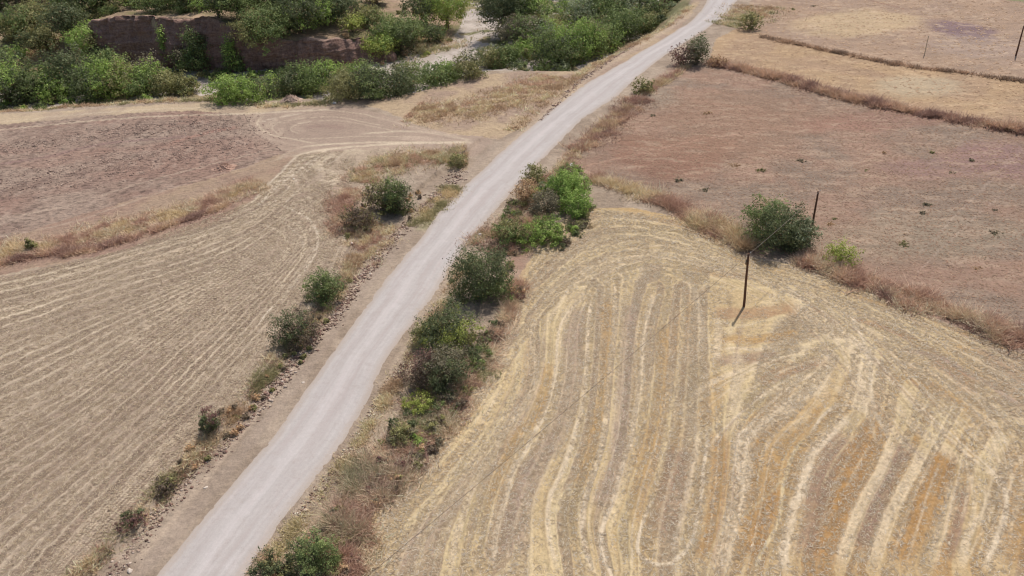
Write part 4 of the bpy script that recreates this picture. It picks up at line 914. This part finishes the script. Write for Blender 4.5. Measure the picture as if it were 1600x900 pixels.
# bracken and brush filling the banks
def scatter_brush(poly, n, z0, tones, hrange, label, seed):
    rng = np.random.RandomState(seed); pw = P2(poly, z0); lo, hi = pw.min(0), pw.max(0); pts = []
    while len(pts) < n:
        q = lo + rng.rand(400, 2) * (hi - lo); q = q[pip(q, pw)]; q = q[fbm(q[:, 0] / 6, q[:, 1] / 6, seed, 2) > .46] if len(q) else q; pts += q.tolist()
    pts = np.array(pts[:n]); zz = terrain(pts[:, 0], pts[:, 1]); Vs, Fs, Cs = [], [], []; off = 0
    for (x, y), z in zip(pts, zz):
        Wd = rng.uniform(*hrange) * 1.6; Hh = rng.uniform(*hrange); q, F, C, _ = leaf_cloud(rng, Wd, Hh, G[tones[rng.randint(len(tones))]] if hrange[1] > 1.4 else tuple(g_ * 1.15 for g_ in G[tones[rng.randint(len(tones))]]), .34 if hrange[1] > 1.4 else .13, .6 if hrange[1] > 1.4 else .4, clumps=12)
        Vs.append(q + [x, y, z]); Fs.append(F + off); Cs.append(C); off += len(q)
    tag(mesh_np('undergrowth', np.vstack(Vs), np.vstack(Fs), M_LEAF, tint=np.vstack(Cs)), label, 'undergrowth', kind='stuff')
scatter_brush([(-60, 166), (330, 150), (330, 128), (-60, 120)], 60, -1, ['mid', 'dark', 'olive', 'bright'], (1.2, 2.6), 'low green undergrowth between the bushes of the left valley edge', 301)
scatter_brush([(340, 155), (520, 150), (820, 105), (820, 85), (560, 122), (340, 140)], 60, -1, ['mid', 'olive', 'bright'], (1.0, 2.2), 'low green undergrowth between the hedge bushes and the gravel bed', 302)
scatter_brush([(-60, 128), (200, 124), (330, 128), (560, 116), (560, 108), (340, 116), (150, 112), (-60, 116)], 80, -7, ['mid', 'bright', 'olive', 'dark'], (1.2, 2.6), 'green undergrowth on the stream bed at the foot of the cliff', 307)
scatter_brush([(760, 100), (860, 100), (1040, 30), (1060, -10), (880, -10), (770, 40)], 140, -3, ['mid', 'olive', 'dark', 'silver'], (1.8, 3.8), 'green undergrowth filling the wood left of the upper road', 303)
scatter_brush([(-40, 60), (150, 60), (150, -20), (-40, -20)], 50, 0, ['olive', 'grey', 'dark'], (1.2, 2.4), 'olive undergrowth on the slope at the top left', 304)
scatter_brush([(90, 20), (560, 24), (560, -50), (90, -50)], 130, 7, ['mid', 'olive', 'dark', 'mid'], (2.2, 4.6), 'green undergrowth beneath the trees on the cliff top', 305)
scatter_brush([(540, 80), (640, 85), (720, 40), (700, 0), (540, 10)], 36, -2, ['olive', 'yellow', 'grey', 'straw'], (.8, 1.8), 'faded scrub dotted over the dry bank above the gravel bed', 306)

scatter_brush([(720, 480), (800, 470), (770, 560), (720, 640), (650, 700), (600, 700), (640, 610), (670, 520)], 110, 0, ['olive', 'dark', 'dark', 'twig', 'grey', 'mid'], (.5, 1.35), 'ragged low brush joining the bushes of the middle thicket', 308)
scatter_brush([(760, 390), (800, 320), (850, 270), (900, 262), (925, 300), (920, 360), (850, 410), (800, 410)], 110, 0, ['olive', 'mid', 'dark', 'grey', 'twig', 'bright'], (.5, 1.35), 'ragged low brush around the lime green climber bushes', 309)
scatter_brush([(620, 700), (700, 690), (620, 770), (560, 850), (545, 920), (400, 920), (470, 860), (540, 780)], 90, 0, ['twig', 'straw', 'brown', 'olive', 'grey'], (.3, .9), 'ragged dry brush in the lower roadside ditch', 310)
scatter_brush([(545, 380), (560, 300), (660, 300), (650, 340), (600, 370)], 36, 0, ['olive', 'straw', 'twig'], (.3, .9), 'ragged low brush around the left verge bushes', 311)
scatter_brush([(440, 560), (520, 420), (560, 420), (480, 560), (350, 700), (250, 800), (215, 800), (320, 680)], 44, 0, ['olive', 'straw', 'twig'], (.25, .7), 'ragged low brush along the left earth bank', 312)

scatter_brush([(700, 480), (760, 470), (815, 400), (800, 392), (770, 395), (740, 420), (690, 500)], 30, 0, ['dark', 'olive', 'grey', 'twig'], (.5, 1.3), 'low dark brush round the foot of the rounded roadside shrub', 313)
scatter_brush([(810, 400), (850, 395), (835, 425), (812, 470), (795, 470)], 18, 0, ['twig', 'straw', 'olive', 'brown'], (.4, 1.0), 'dry brush between the rounded roadside shrub and the stubble', 314)
# ------------------------------------------------------------------ DRY GRASS (uncountable)
def _dull(c): return c * .8 + c.mean() * .2 * np.array([1.12, .99, .88])
def grass(line, wpx, n, hr, cols, label, seed, bw=.05, clump=1.0, z=0, lean=.85, name='dry_grass'):
    rng = np.random.RandomState(seed); n = int(n * .72); ln = smooth(P2(line, z), 3); cen = line[len(line) // 2]; wid = wpx * scale_at(w2(cen[0], cen[1], z))
    s_ = np.r_[0, np.cumsum(np.linalg.norm(np.diff(ln, axis=0), axis=1))]; m_ = int(n * 2.2); t_ = rng.rand(m_) * s_[-1]
    P = np.stack([np.interp(t_, s_, ln[:, i]) for i in (0, 1)], 1); tg = np.stack([np.interp(t_, s_, np.gradient(ln[:, i], s_)) for i in (0, 1)], 1)
    nn = np.stack([-tg[:, 1], tg[:, 0]], 1); nn /= np.linalg.norm(nn, axis=1)[:, None] + 1e-9; P = P + nn * (rng.normal(size=(m_, 1)) * wid * (.22 + .4 * fbm(P[:, :1] / 4, P[:, 1:2] / 4, seed + 2, 2)))
    dens = fbm(P[:, 0] / 1.6, P[:, 1] / 1.6, seed, 3); P = P[rng.rand(m_) < .12 + .8 * sst(.32, .62, dens)][:n]; n = len(P)
    hm = .25 + 1.3 * fbm(P[:, 0] / 1.4, P[:, 1] / 1.4, seed + 5, 3)
    h_ = (hr[0] + (hr[1] - hr[0]) * rng.rand(n)) * hm; zz = terrain(P[:, 0], P[:, 1]) - .03
    a = rng.rand(n) * 6.283; w_ = bw * (.6 + .8 * rng.rand(n)); dx = np.cos(a) * w_; dy = np.sin(a) * w_
    lx = rng.normal(size=n) * lean * h_; ly = rng.normal(size=n) * lean * h_
    V = np.stack([np.c_[P[:, 0] - dx, P[:, 1] - dy, zz], np.c_[P[:, 0] + dx, P[:, 1] + dy, zz], np.c_[P[:, 0] + lx, P[:, 1] + ly, zz + h_]], 1).reshape(-1, 3)
    cs = np.array([_dull(c_) for c_ in cols]); pick = np.clip((fbm(P[:, 0] / 3, P[:, 1] / 3, seed + 9, 2) - .3) / .4 * len(cs) + rng.normal(size=n) * .7, 0, len(cs) - 1).astype(int)
    C = np.minimum(cs[pick] * (1.25 + .8 * rng.rand(n, 1)), .8)
    tag(mesh_np(name, V, np.arange(n * 3).reshape(-1, 3), M_GRASS, tint=np.repeat(C, 3, 0)), label, 'grass', kind='stuff')
RED = [D(164, 130, 110), D(180, 150, 124), D(194, 170, 140), D(200, 180, 150)]; STR = [D(168, 142, 112), D(190, 168, 128), D(204, 184, 146)]; BRN = [D(142, 112, 98), D(160, 126, 108), D(176, 144, 120), D(188, 162, 132)]; OLV = [D(140, 134, 92), D(168, 154, 110), D(188, 166, 124)]
grass([(925, 278), (1000, 302), (1080, 334), (1150, 378)], 26, 15000, (.5, 1.1), RED + [STR[1]], 'tall reddish dry grass dividing stubble from fallow field, left part', 401, .045)
grass([(1090, 345), (1150, 372), (1170, 392)], 24, 7000, (.7, 1.5), STR + [RED[0]], 'tall straw coloured grass left of the large round bush', 402, .045)
grass([(1250, 402), (1330, 432), (1420, 468), (1510, 500), (1640, 548)], 34, 30000, (.5, 1.2), RED + [BRN[0]], 'tall reddish dry grass dividing stubble from fallow field, right part', 403, .045)
grass([(1105, 98), (1200, 117), (1300, 146), (1400, 170), (1500, 187), (1620, 210)], 18, 20000, (.6, 1.4), BRN + [RED[1]], 'rusty grass line between the fallow field and the golden field beyond', 404, .08)
grass([(1190, 57), (1280, 77), (1400, 101), (1500, 113), (1620, 130)], 8, 7000, (.4, .8), [D(134, 112, 92), D(150, 126, 104), D(166, 138, 112)], 'dark low grass along the ditch in the far field', 405, .09)
grass([(690, 640), (630, 705), (580, 760), (545, 815), (530, 870), (545, 920)], 52, 46000, (.35, .95), RED + [D(146, 134, 102), BRN[0]], 'reddish brown brush between the road shoulder and the stubble', 406, .035)
grass([(600, 720), (570, 770), (530, 840)], 56, 20000, (.5, 1.1), [D(150, 122, 108), D(168, 140, 120), D(186, 160, 134), D(140, 134, 102)], 'dense purplish brown brush in the roadside ditch', 407, .03)
grass([(808, 440), (795, 490), (765, 545), (725, 600), (700, 640)], 20, 12000, (.4, .9), RED, 'reddish dry grass between the thicket and the stubble field', 408, .04)
grass([(775, 372), (818, 318), (878, 262), (928, 212), (975, 172), (1025, 136), (1078, 100)], 16, 18000, (.4, 1.0), STR + [RED[0], BRN[1]], 'dry straw coloured grass on the right road bank going uphill', 409, .05)
grass([(900, 235), (940, 208), (980, 172), (1000, 155)], 26, 10000, (.4, .9), BRN, 'rusty brown grass at the fallow field edge beside the road bank', 410, .05)
grass([(-40, 402), (60, 388), (160, 362), (260, 338), (340, 315), (410, 290)], 42, 34000, (.3, .8), RED + STR[:2], 'dry grass strip between the ploughed field and the left stubble', 411, .05)
grass([(-20, 415), (60, 398), (140, 390), (300, 345), (360, 322)], 16, 12000, (.4, .9), BRN, 'rusty tall grass along the lower side of the dry strip', 412, .05)
grass([(560, 290), (600, 262), (660, 252), (730, 245)], 40, 24000, (.3, .8), STR + [OLV[0], RED[1]], 'golden dry grass between the farm track and the left verge bushes', 413, .05)
grass([(545, 300), (540, 340), (550, 370)], 40, 10000, (.3, .8), RED, 'pinkish dry grass at the corner of left stubble field', 414, .045)
grass([(650, 355), (668, 335), (690, 315), (710, 290)], 26, 9000, (.2, .5), OLV, 'sparse green and straw weeds on the left road verge', 415, .045)
grass([(60, 975), (150, 880), (240, 790), (330, 690), (400, 610), (455, 545), (520, 470), (560, 400)], 20, 20000, (.2, .7), STR + RED[:1] + [OLV[0]], 'dry grass fringe on the earth bank left of the road', 416, .035)
grass([(560, 420), (575, 380), (600, 350)], 36, 9000, (.3, .7), STR + RED[:1], 'pale dry tufts below the left verge bushes', 417, .04)
grass([(640, 175), (720, 175), (800, 150), (870, 120)], 52, 30000, (.25, .7), STR + [RED[1]], 'dry grass over the triangle between road and valley hedge', 418, .07)
grass([(800, 205), (860, 150), (940, 95), (1020, 52), (1080, 10)], 14, 9000, (.3, .7), STR, 'dry grass fringe left of the upper road', 419, .07)
grass([(400, 905), (450, 840), (530, 738), (580, 660), (630, 575), (690, 480), (735, 400)], 20, 22000, (.15, .5), STR + [OLV[1]], 'straw coloured weeds on the right road shoulder', 420, .03)
grass([(0, 172), (150, 163), (330, 156), (420, 165), (520, 160)], 12, 12000, (.3, .8), STR + [OLV[0]], 'dry grass fringe below the valley bushes', 421, .08)
grass([(850, 350), (820, 350), (790, 370), (770, 395)], 50, 16000, (.4, .9), BRN + [OLV[0], STR[0]], 'brown undergrowth between the bushes of the upper thicket', 422, .045)
grass([(740, 560), (710, 600), (670, 640), (640, 680)], 50, 16000, (.3, .8), BRN + [OLV[0], D(120, 128, 76)], 'mixed weeds at the foot of the middle thicket', 423, .035)
grass([(1130, 40), (1160, 30), (1190, 10)], 50, 9000, (.3, .8), STR + [OLV[0]], 'yellowish grass beside the road bend', 424, .08)
grass([(560, 60), (620, 40), (690, 60)], 60, 14000, (.4, 1.0), STR + [OLV[0]], 'pale dry grass on the slope above the gravel bed', 425, .1, z=-3)
grass([(10, 80), (60, 70), (90, 100)], 60, 12000, (.4, 1.0), STR + [OLV[0], RED[0]], 'pale dry grass on the upper left slope', 426, .1, z=-3)

# loose straw and stubble tufts lying over the fields
def litter(poly, n, cols, label, seed, size=(.18, .5), bw=.035, name='straw', hup=.10, cl=.2):
    rng = np.random.RandomState(seed); pw = P2(poly); lo, hi = pw.min(0), pw.max(0); out = []
    tot = 0
    while tot < n:
        q = lo + rng.rand(n, 2) * (hi - lo); q = q[pip(q, pw)]; q = q[fbm(q[:, 0] / 1.1, q[:, 1] / 1.1, seed, 2) > cl]
        keep = rng.rand(len(q)) < np.clip((70 / np.hypot(q[:, 0], q[:, 1])) ** 1.2, .1, 1); q = q[keep]; out.append(q); tot += len(q)
    P = np.vstack(out)[:n]; zz = terrain(P[:, 0], P[:, 1]) + .01; L = rng.uniform(*size, n); a = rng.rand(n) * 6.283; w_ = bw * (.6 + .8 * rng.rand(n)) * np.clip(np.hypot(P[:, 0], P[:, 1]) / 80, .8, 2.5)
    dx, dy = np.cos(a), np.sin(a); h1 = rng.rand(n) * (hup if name == 'straw' else .03) + .02; h0 = rng.rand(n) * .04
    V = np.stack([np.c_[P[:, 0] - dy * w_, P[:, 1] + dx * w_, zz + h0], np.c_[P[:, 0] + dy * w_, P[:, 1] - dx * w_, zz + h0], np.c_[P[:, 0] + dx * L, P[:, 1] + dy * L, zz + h1]], 1).reshape(-1, 3)
    cs = np.array(cols); C = cs[rng.randint(0, len(cs), n)] * (.8 + .35 * rng.rand(n, 1))
    tag(mesh_np(name, V, np.arange(n * 3).reshape(-1, 3), M_GRASS, tint=np.repeat(C, 3, 0)), label, 'straw', kind='stuff')
litter([(553, 920), (560, 850), (640, 722), (748, 590), (812, 470), (835, 395), (925, 325), (1060, 340), (1160, 400), (1330, 440), (1480, 506), (1640, 570), (1640, 920)], 130000, [D(206, 190, 164), D(186, 166, 136), D(214, 204, 186), D(172, 152, 128)], 'loose straw lying over the golden harvested field', 501)
litter([(-30, 440), (200, 390), (395, 320), (472, 245), (560, 240), (540, 340), (530, 425), (445, 545), (338, 675), (195, 838), (120, 920), (-30, 920)], 90000, [D(206, 190, 164), D(184, 164, 136), D(150, 130, 112)], 'loose straw lying over the left harvested field', 502)
litter([(900, 262), (960, 196), (1105, 105), (1300, 150), (1640, 215), (1640, 550), (1400, 465), (1250, 400), (1060, 325)], 22000, [D(186, 160, 134), D(160, 132, 112), D(172, 144, 122), D(174, 138, 116)], 'dead weeds and dry stems over the fallow field', 503, (.2, .5), .05, 'dead_weeds', .38)
litter([(1120, 90), (1190, 0), (1640, 0), (1640, 200), (1300, 140)], 2500, [D(206, 176, 144), D(176, 146, 120), D(194, 162, 132)], 'dry stems over the golden fields at the upper right', 504, (.4, .9), .09, 'dry_stems', .4)

# ------------------------------------------------------------------ SMALL WEEDS in the fallow field
wk = [(1455, 240), (1517, 252), (1488, 272), (1382, 240), (1353, 268), (1450, 321), (1441, 335), (1415, 368), (1412, 382), (1555, 366), (1537, 405), (1528, 420), (1302, 344), (1060, 283), (1102, 298), (1146, 258), (1186, 268), (1250, 252), (1553, 330), (1298, 352), (1240, 15), (1270, 10), (1020, 182), (1105, 178)]
for i, (x, y) in enumerate(wk):
    p = hit(x, y); rng = np.random.RandomState(600 + i); root = empty('weed_clump', (p[0], p[1], p[2] - .02))
    q, F, C, cp = leaf_cloud(rng, rng.uniform(.9, 1.9), rng.uniform(.2, .5), G[['olive', 'grey', 'grey', 'straw'][i % 4]], .14, .3, clumps=10)
    mesh_np('leaves', q, F, M_LEAF, tint=C, parent=root)
    tag(root, 'small low dark weed clump standing in the brown fallow field', 'weed', 'weeds dotted over the fallow field')

# ------------------------------------------------------------------ STONES, MOUNDS
def rock(px, py, size, colr, label, name='stone', cat='stone', group=None, flat=.6, seed=0, mat=None):
    rng = np.random.RandomState(seed + int(px)); p = hit(px, py)
    nu, nv = 14, 9; th = np.linspace(0, 2 * np.pi, nu, endpoint=False); ph = np.linspace(-.45 * np.pi, .5 * np.pi, nv)
    T, Pp = np.meshgrid(th, ph); d = np.stack([np.cos(Pp) * np.cos(T), np.cos(Pp) * np.sin(T), np.sin(Pp)], -1).reshape(-1, 3)
    pl = rng.normal(size=(9, 3)); pl /= np.linalg.norm(pl, axis=1)[:, None]; r_ = np.minimum(1, (.72 / np.clip(d @ pl.T, .05, None)).min(1)); r_ = r_ * (1 + .06 * rng.normal(size=len(r_)) * (np.abs(d[:, 2]) < .98))
    V = d * r_[:, None] * np.array([size * .5, size * .38, size * flat * .5]); F = []
    for i in range(nv - 1):
        for j in range(nu): F.append((i * nu + j, i * nu + (j + 1) % nu, (i + 1) * nu + (j + 1) % nu, (i + 1) * nu + j))
    o = mesh_np(name, V, np.array(F), mat or M_STONE, tint=np.broadcast_to(colr, (len(V), 3)) * (.9 + .2 * rng.rand(len(V), 1)))
    o.location = (p[0], p[1], p[2] + size * flat * .18); o.rotation_euler = (0, 0, rng.rand() * 6); tag(o, label, cat, group); return o
rock(892, 260, 1.5, D(214, 214, 222), 'large whitish boulder behind the lime green climber bush at the road', flat=.45)
rock(750, 367, .7, D(226, 220, 214), 'small white stone on the right road edge above the rounded shrub')
rock(523, 162, 1.0, D(226, 220, 214), 'white stone at the foot of the long hedge by the turning loop')
rock(550, 381, .7, D(214, 196, 184), 'pale stone below the left verge bushes at the stubble edge')
rock(459, 281, .6, D(220, 214, 206), 'white stone lying on wheel marks below the farm track')
rock(557, 700, .7, D(220, 212, 200), 'cream stone on right shoulder beside brown brush, lower of two'); rock(546, 709, .45, D(214, 206, 194), 'tiny cream stone next to the bigger one by brown brush')
rock(566, 690, .45, D(170, 156, 142), 'grey stone on right shoulder just above the cream ones')
rock(500, 842 - 110, .4, D(206, 196, 184), 'small pale stone on the right shoulder below cream stones')
for i, (x, y) in enumerate([(367, 690), (362, 722), (294, 745), (286, 757), (322, 763), (203, 893), (578, 428), (474, 599)]):
    rock(x, y, .4 + .1 * (i % 3), D(206, 192, 178), 'small pale stone scattered on left road shoulder', group='pale stones on the left road shoulder', seed=i)
rock(361, 838, .3, D(120, 110, 116), 'tiny dark stone lying on the pale road surface near the bottom')
# rubble on the left bank: uncountable
def rubble(line, wpx, n, sz, cols, label, seed):
    rng = np.random.RandomState(seed); ln = smooth(P2(line), 3); cen = line[len(line) // 2]; wid = wpx * scale_at(w2(*cen)); s_ = np.r_[0, np.cumsum(np.linalg.norm(np.diff(ln, axis=0), axis=1))]
    t_ = rng.rand(n) * s_[-1]; P = np.stack([np.interp(t_, s_, ln[:, i]) for i in (0, 1)], 1) + rng.normal(size=(n, 2)) * wid * .33; zz = terrain(P[:, 0], P[:, 1])
    base = np.array([(1, 0, 0), (0, 1, 0), (-1, 0, 0), (0, -1, 0), (0, 0, 1), (0, 0, -.6)], float); f = np.array([(0, 1, 4), (1, 2, 4), (2, 3, 4), (3, 0, 4), (1, 0, 5), (2, 1, 5), (3, 2, 5), (0, 3, 5)])
    k = sz[0] + (sz[1] - sz[0]) * rng.rand(n) ** 2.5; b_ = base[None] * (1 + .35 * rng.normal(size=(n, 6, 1))) * np.stack([k, k * .8, k * .6], 1)[:, None]
    a = rng.rand(n) * 6.283; ca, sa = np.cos(a)[:, None], np.sin(a)[:, None]; x = b_[..., 0] * ca - b_[..., 1] * sa; y = b_[..., 0] * sa + b_[..., 1] * ca
    V = np.stack([x + P[:, :1], y + P[:, 1:2], b_[..., 2] + zz[:, None]], -1).reshape(-1, 3); F = (f[None] + 6 * np.arange(n)[:, None, None]).reshape(-1, 3)
    cs = np.array(cols); C = np.repeat(cs[rng.randint(0, len(cs), n)] * (.8 + .4 * rng.rand(n, 1)), 6, 0)
    tag(mesh_np('rubble', V, F, M_STONE, tint=C), label, 'rubble', kind='stuff')
EAR = [D(170, 148, 132), D(140, 112, 100), D(190, 172, 156), D(120, 98, 88)]
rubble([(640, 345), (600, 390), (560, 440), (530, 490), (490, 530), (440, 590), (400, 640)], 22, 2600, (.05, .32), EAR, 'earth clods and rubble along the left road bank', 701)
rubble([(400, 640), (330, 720), (250, 800), (190, 880), (140, 940)], 26, 1400, (.04, .22), EAR, 'fine rubble on the left shoulder near the bottom', 702)
rubble([(720, 270), (690, 300), (660, 330)], 26, 700, (.05, .3), EAR, 'rubble on the left verge under the yellowish tuft', 703)
rubble([(400, 905), (470, 800), (540, 715), (600, 610), (640, 560)], 14, 1500, (.04, .2), EAR + [D(206, 196, 176)], 'stones and gravel on the right shoulder', 704)
rubble([(842, 190), (912, 124), (985, 74)], 8, 700, (.07, .35), EAR, 'clods on the shoulder left of the upper road', 705)
rubble([(230, 130), (300, 124), (360, 126), (560, 112), (650, 92), (720, 62)], 26, 1500, (.1, .5), [D(186, 176, 166), D(160, 148, 138)], 'gravel and cobbles on the stream bed', 706)
rubble([(0, 290), (150, 262), (300, 236), (400, 215)], 110, 5200, (.07, .26), [D(166, 142, 128), D(152, 128, 116), D(184, 160, 144)], 'earth clods over the ploughed field', 707)
rubble([(0, 235), (120, 215), (260, 200), (380, 192)], 60, 3800, (.08, .28), [D(166, 144, 130), D(152, 130, 118), D(184, 162, 146)], 'earth clods over the upper part of the ploughed field', 708)

def mound(px, py, wpx, h, cols, label, name, cat, blades, seed):
    p = hit(px, py); Wd = wpx * scale_at(p) / 2; rng = np.random.RandomState(seed); n1, n2_ = 12, 28; V = [[0, 0, h]]; F = []
    for i in range(1, n1 + 1):
        for j in range(n2_):
            a = j * 2 * math.pi / n2_; r_ = i / n1; rj = Wd * r_ * (1 + .18 * math.sin(a * 3 + seed) + .08 * rng.normal() * (i > 3))
            V.append([rj * math.cos(a), rj * .8 * math.sin(a), h * (math.cos(r_ * math.pi) * .5 + .5) * (1 + .12 * rng.normal()) - .06 * (i == n1)])
    for j in range(n2_): F.append((0, 1 + j, 1 + (j + 1) % n2_, 0))
    for i in range(n1 - 1):
        for j in range(n2_):
            a, b_ = 1 + i * n2_ + j, 1 + i * n2_ + (j + 1) % n2_; F.append((a, a + n2_, b_ + n2_, b_))
    me = bpy.data.meshes.new(name); V = np.array(V); me.from_pydata(V.tolist(), [], [f[:3] if f[3] == 0 else f for f in F]); C = cols[0] * (.85 + .3 * rng.rand(len(V), 1))
    if blades:   # straw ends sticking out, in the same mesh
        nb = blades; k = rng.randint(0, len(V), nb); B = V[k] + rng.normal(size=(nb, 3)) * .1; d_ = rng.normal(size=(nb, 3)) * .22; s_ = rng.normal(size=(nb, 3)) * .02
        W3 = np.stack([B - s_, B + s_, B + d_], 1).reshape(-1, 3); bm_v = V.tolist() + W3.tolist(); off = len(V); fs = [f[:3] if f[3] == 0 else f for f in F] + [(off + 3 * i, off + 3 * i + 1, off + 3 * i + 2) for i in range(nb)]
        me = bpy.data.meshes.new(name); me.from_pydata(bm_v, [], fs); C = np.vstack([C, np.repeat(cols[1] * (.8 + .4 * rng.rand(nb, 1)), 3, 0)])
    a = me.color_attributes.new('tint', 'FLOAT_COLOR', 'POINT'); a.data.foreach_set('color', np.ascontiguousarray(np.c_[C, np.ones(len(C))], np.float32).ravel())
    me.materials.append(M_STRAW); o = bpy.data.objects.new(name, me); col.objects.link(o); o.location = p; tag(o, label, cat); return o
mound(1080, 347, 28, .75, (D(206, 184, 146), D(214, 196, 160)), 'pale straw heap at the foot of the tall grass near the round bush', 'straw_heap', 'straw heap', 900, 1)
mound(921, 357, 24, .45, (D(204, 176, 140), D(214, 196, 160)), 'low pale straw heap in the upper corner of the golden field', 'straw_heap', 'straw heap', 600, 2)
mound(1537, 500, 28, .6, (D(190, 164, 140), D(206, 184, 156)), 'small straw heap in reddish grass at the right picture edge', 'straw_heap', 'straw heap', 600, 3)
mound(455, 160, 46, 1.5, (D(176, 152, 136), D(190, 168, 146)), 'rounded pale earth mound beside the small dark bush above turning loop', 'earth_mound', 'earth mound', 200, 4)
mound(352, 264, 40, .9, (D(178, 146, 128), D(190, 160, 138)), 'low pinkish earth mound in the dry grass strip left of farm track', 'earth_mound', 'earth mound', 200, 5)

# ------------------------------------------------------------------ UTILITY POLES AND WIRES
def ray_at(px, py, dist_plane):
    d = _f * F_PX + _r * (px - 800) - _u * (py - 450); return EYE + d * (dist_plane / F_PX)
tops = {}
def pole(key, base_px, top_px, r0, r1, colr, label, insul=True):
    p = hit(*base_px); dpl = np.dot(p - EYE, _f)
    # height so that the head shows where it does: solve along the ray of the head for the point right above the foot
    d = _f * F_PX + _r * (top_px[0] - 800) - _u * (top_px[1] - 450); hxy = np.linalg.norm(p[:2]); t_ = hxy / np.linalg.norm(d[:2]); top = EYE + d * t_
    root = empty('utility_pole', tuple(p)); q = top - p; bf = Buf()
    ks = np.linspace(0, 1, 7); wob = np.array([[0, 0, 0]] + [[.02 * math.sin(k * 9), .02 * math.cos(k * 7), 0] for k in ks[1:]])
    bf.tube(q * ks[:, None] + wob - np.array([0, 0, .3]) * (ks == 0)[:, None], r0 + (r1 - r0) * ks, colr, 12); bf.build('post', M_BARK, root, True)
    if insul:
        hb = Buf(); u_ = q / np.linalg.norm(q); hb.tube([q * .985, q * .985 + np.array([.16, -.05, .03]), q * .985 + np.array([.2, -.05, .16])], [.018, .018, .015], D(90, 84, 80), 6); hb.build('bracket', M_BARK, root)
        ib = Buf(); c0 = q * .985 + np.array([.2, -.05, .14]); ib.tube([c0, c0 + [0, 0, .04], c0 + [0, 0, .08], c0 + [0, 0, .12], c0 + [0, 0, .16]], [.05, .065, .04, .055, .03], D(200, 196, 190), 10); ib.build('insulator', M_STONE, root, True)
    tag(root, label, 'utility pole'); tops[key] = p + q + (np.array([.2, -.05, .1]) if insul else 0); return root
WOOD = D(112, 82, 66)
p1 = pole('a', (1162, 481), (1169.5, 396), .15, .11, WOOD, 'leaning brown wooden pole standing in the golden stubble field')
bx = Buf(); 
r1_ = p1; q1 = Vector(tops['a']) - Vector(p1.location); fq = np.array(q1) * .80
bx.add(np.array([(x, y, z) for x in (-.34, -.2) for y in (-.09, .07) for z in (0, .62)]) + fq + [-.08, 0, 0], np.array([(0, 1, 3, 2), (4, 6, 7, 5), (0, 4, 5, 1), (2, 3, 7, 6), (0, 2, 6, 4), (1, 5, 7, 3)]), D(120, 104, 88)); bx.build('step_bracket', M_BARK, p1)
pole('b', (1265, 378), (1278.5, 299), .15, .11, WOOD, 'brown wooden pole behind the right flank of the large round bush')
pole('c', (1587, 88), (1600, 40), .17, .12, WOOD, 'dark wooden pole in the far field at the right picture edge')
pole('d', (1444, 87), (1451, 56), .09, .07, D(206, 190, 160), 'thin pale post standing alone in the far golden field', insul=False)
# next pole of the line stands outside the picture to the lower left
B = w2(410, 1036, 7.2); root = empty('utility_pole', (B[0], B[1], 0)); bf = Buf(); bf.tube([(0, 0, -.3), (0, 0, 3.5), (0, 0, 7.2)], [.15, .13, .11], WOOD, 12); bf.build('post', M_BARK, root, True); tag(root, 'wooden pole outside the picture beyond its lower left border', 'utility pole')
def wire(a, b_, sag, label, r_=.016, colr=D(80, 74, 72), n=40):
    a = np.asarray(a); b_ = np.asarray(b_); k = np.linspace(0, 1, n)[:, None]; pts = a * (1 - k) + b_ * k; pts[:, 2] -= (4 * sag * k * (1 - k))[:, 0]
    bf = Buf(); bf.tube(pts, [r_] * n, colr, 5); o = bf.build('power_line', M_BARK); tag(o, label, 'wire')
wire(tops['a'], B, .25, 'single thin wire crossing above the golden field to the lower left', .014)
wire(tops['a'], tops['b'], .2, 'thin wire between the two wooden poles by the large round bush', .016, D(150, 140, 130))
wire(tops['b'], tops['c'], .9, 'long thin wire over the fallow field to the far pole', .012, D(150, 140, 130))

# crumpled pale plastic and a dark stick at the bottom border
def plastic():
    p = hit(1013, 889); rng = np.random.RandomState(5); nu, nv = 16, 10; V = []; F = []
    for i in range(nv):
        for j in range(nu):
            ph = (i / (nv - 1) - .5) * math.pi; th = j / nu * 2 * math.pi; r_ = .28 * (1 + .3 * rng.normal() * (0 < i < nv - 1)); V.append((r_ * math.cos(ph) * math.cos(th) * 1.2, r_ * math.cos(ph) * math.sin(th), abs(.22 * math.sin(ph) * (1 + .2 * rng.normal())) ))
    for i in range(nv - 1):
        for j in range(nu): F.append((i * nu + j, i * nu + (j + 1) % nu, (i + 1) * nu + (j + 1) % nu, (i + 1) * nu + j))
    o = mesh_np('plastic_bag', np.array(V), np.array(F), M_STONE, tint=np.broadcast_to(D(206, 208, 220), (len(V), 3)) * (.85 + .3 * rng.rand(len(V), 1))); o.location = p
    tag(o, 'crumpled bluish white plastic lying below the pale loop in the stubble', 'plastic bag')
    p = hit(1016, 898); bf = Buf(); bf.tube([(-.35, .12, .05), (-.1, .08, .12), (.15, -.1, .1), (.3, -.35, .04)], [.05, .06, .06, .04], D(60, 50, 48), 8); o = bf.build('dead_branch', M_BARK); o.location = p; tag(o, 'short dark curved branch at the bottom border below the white plastic', 'branch')
plastic()
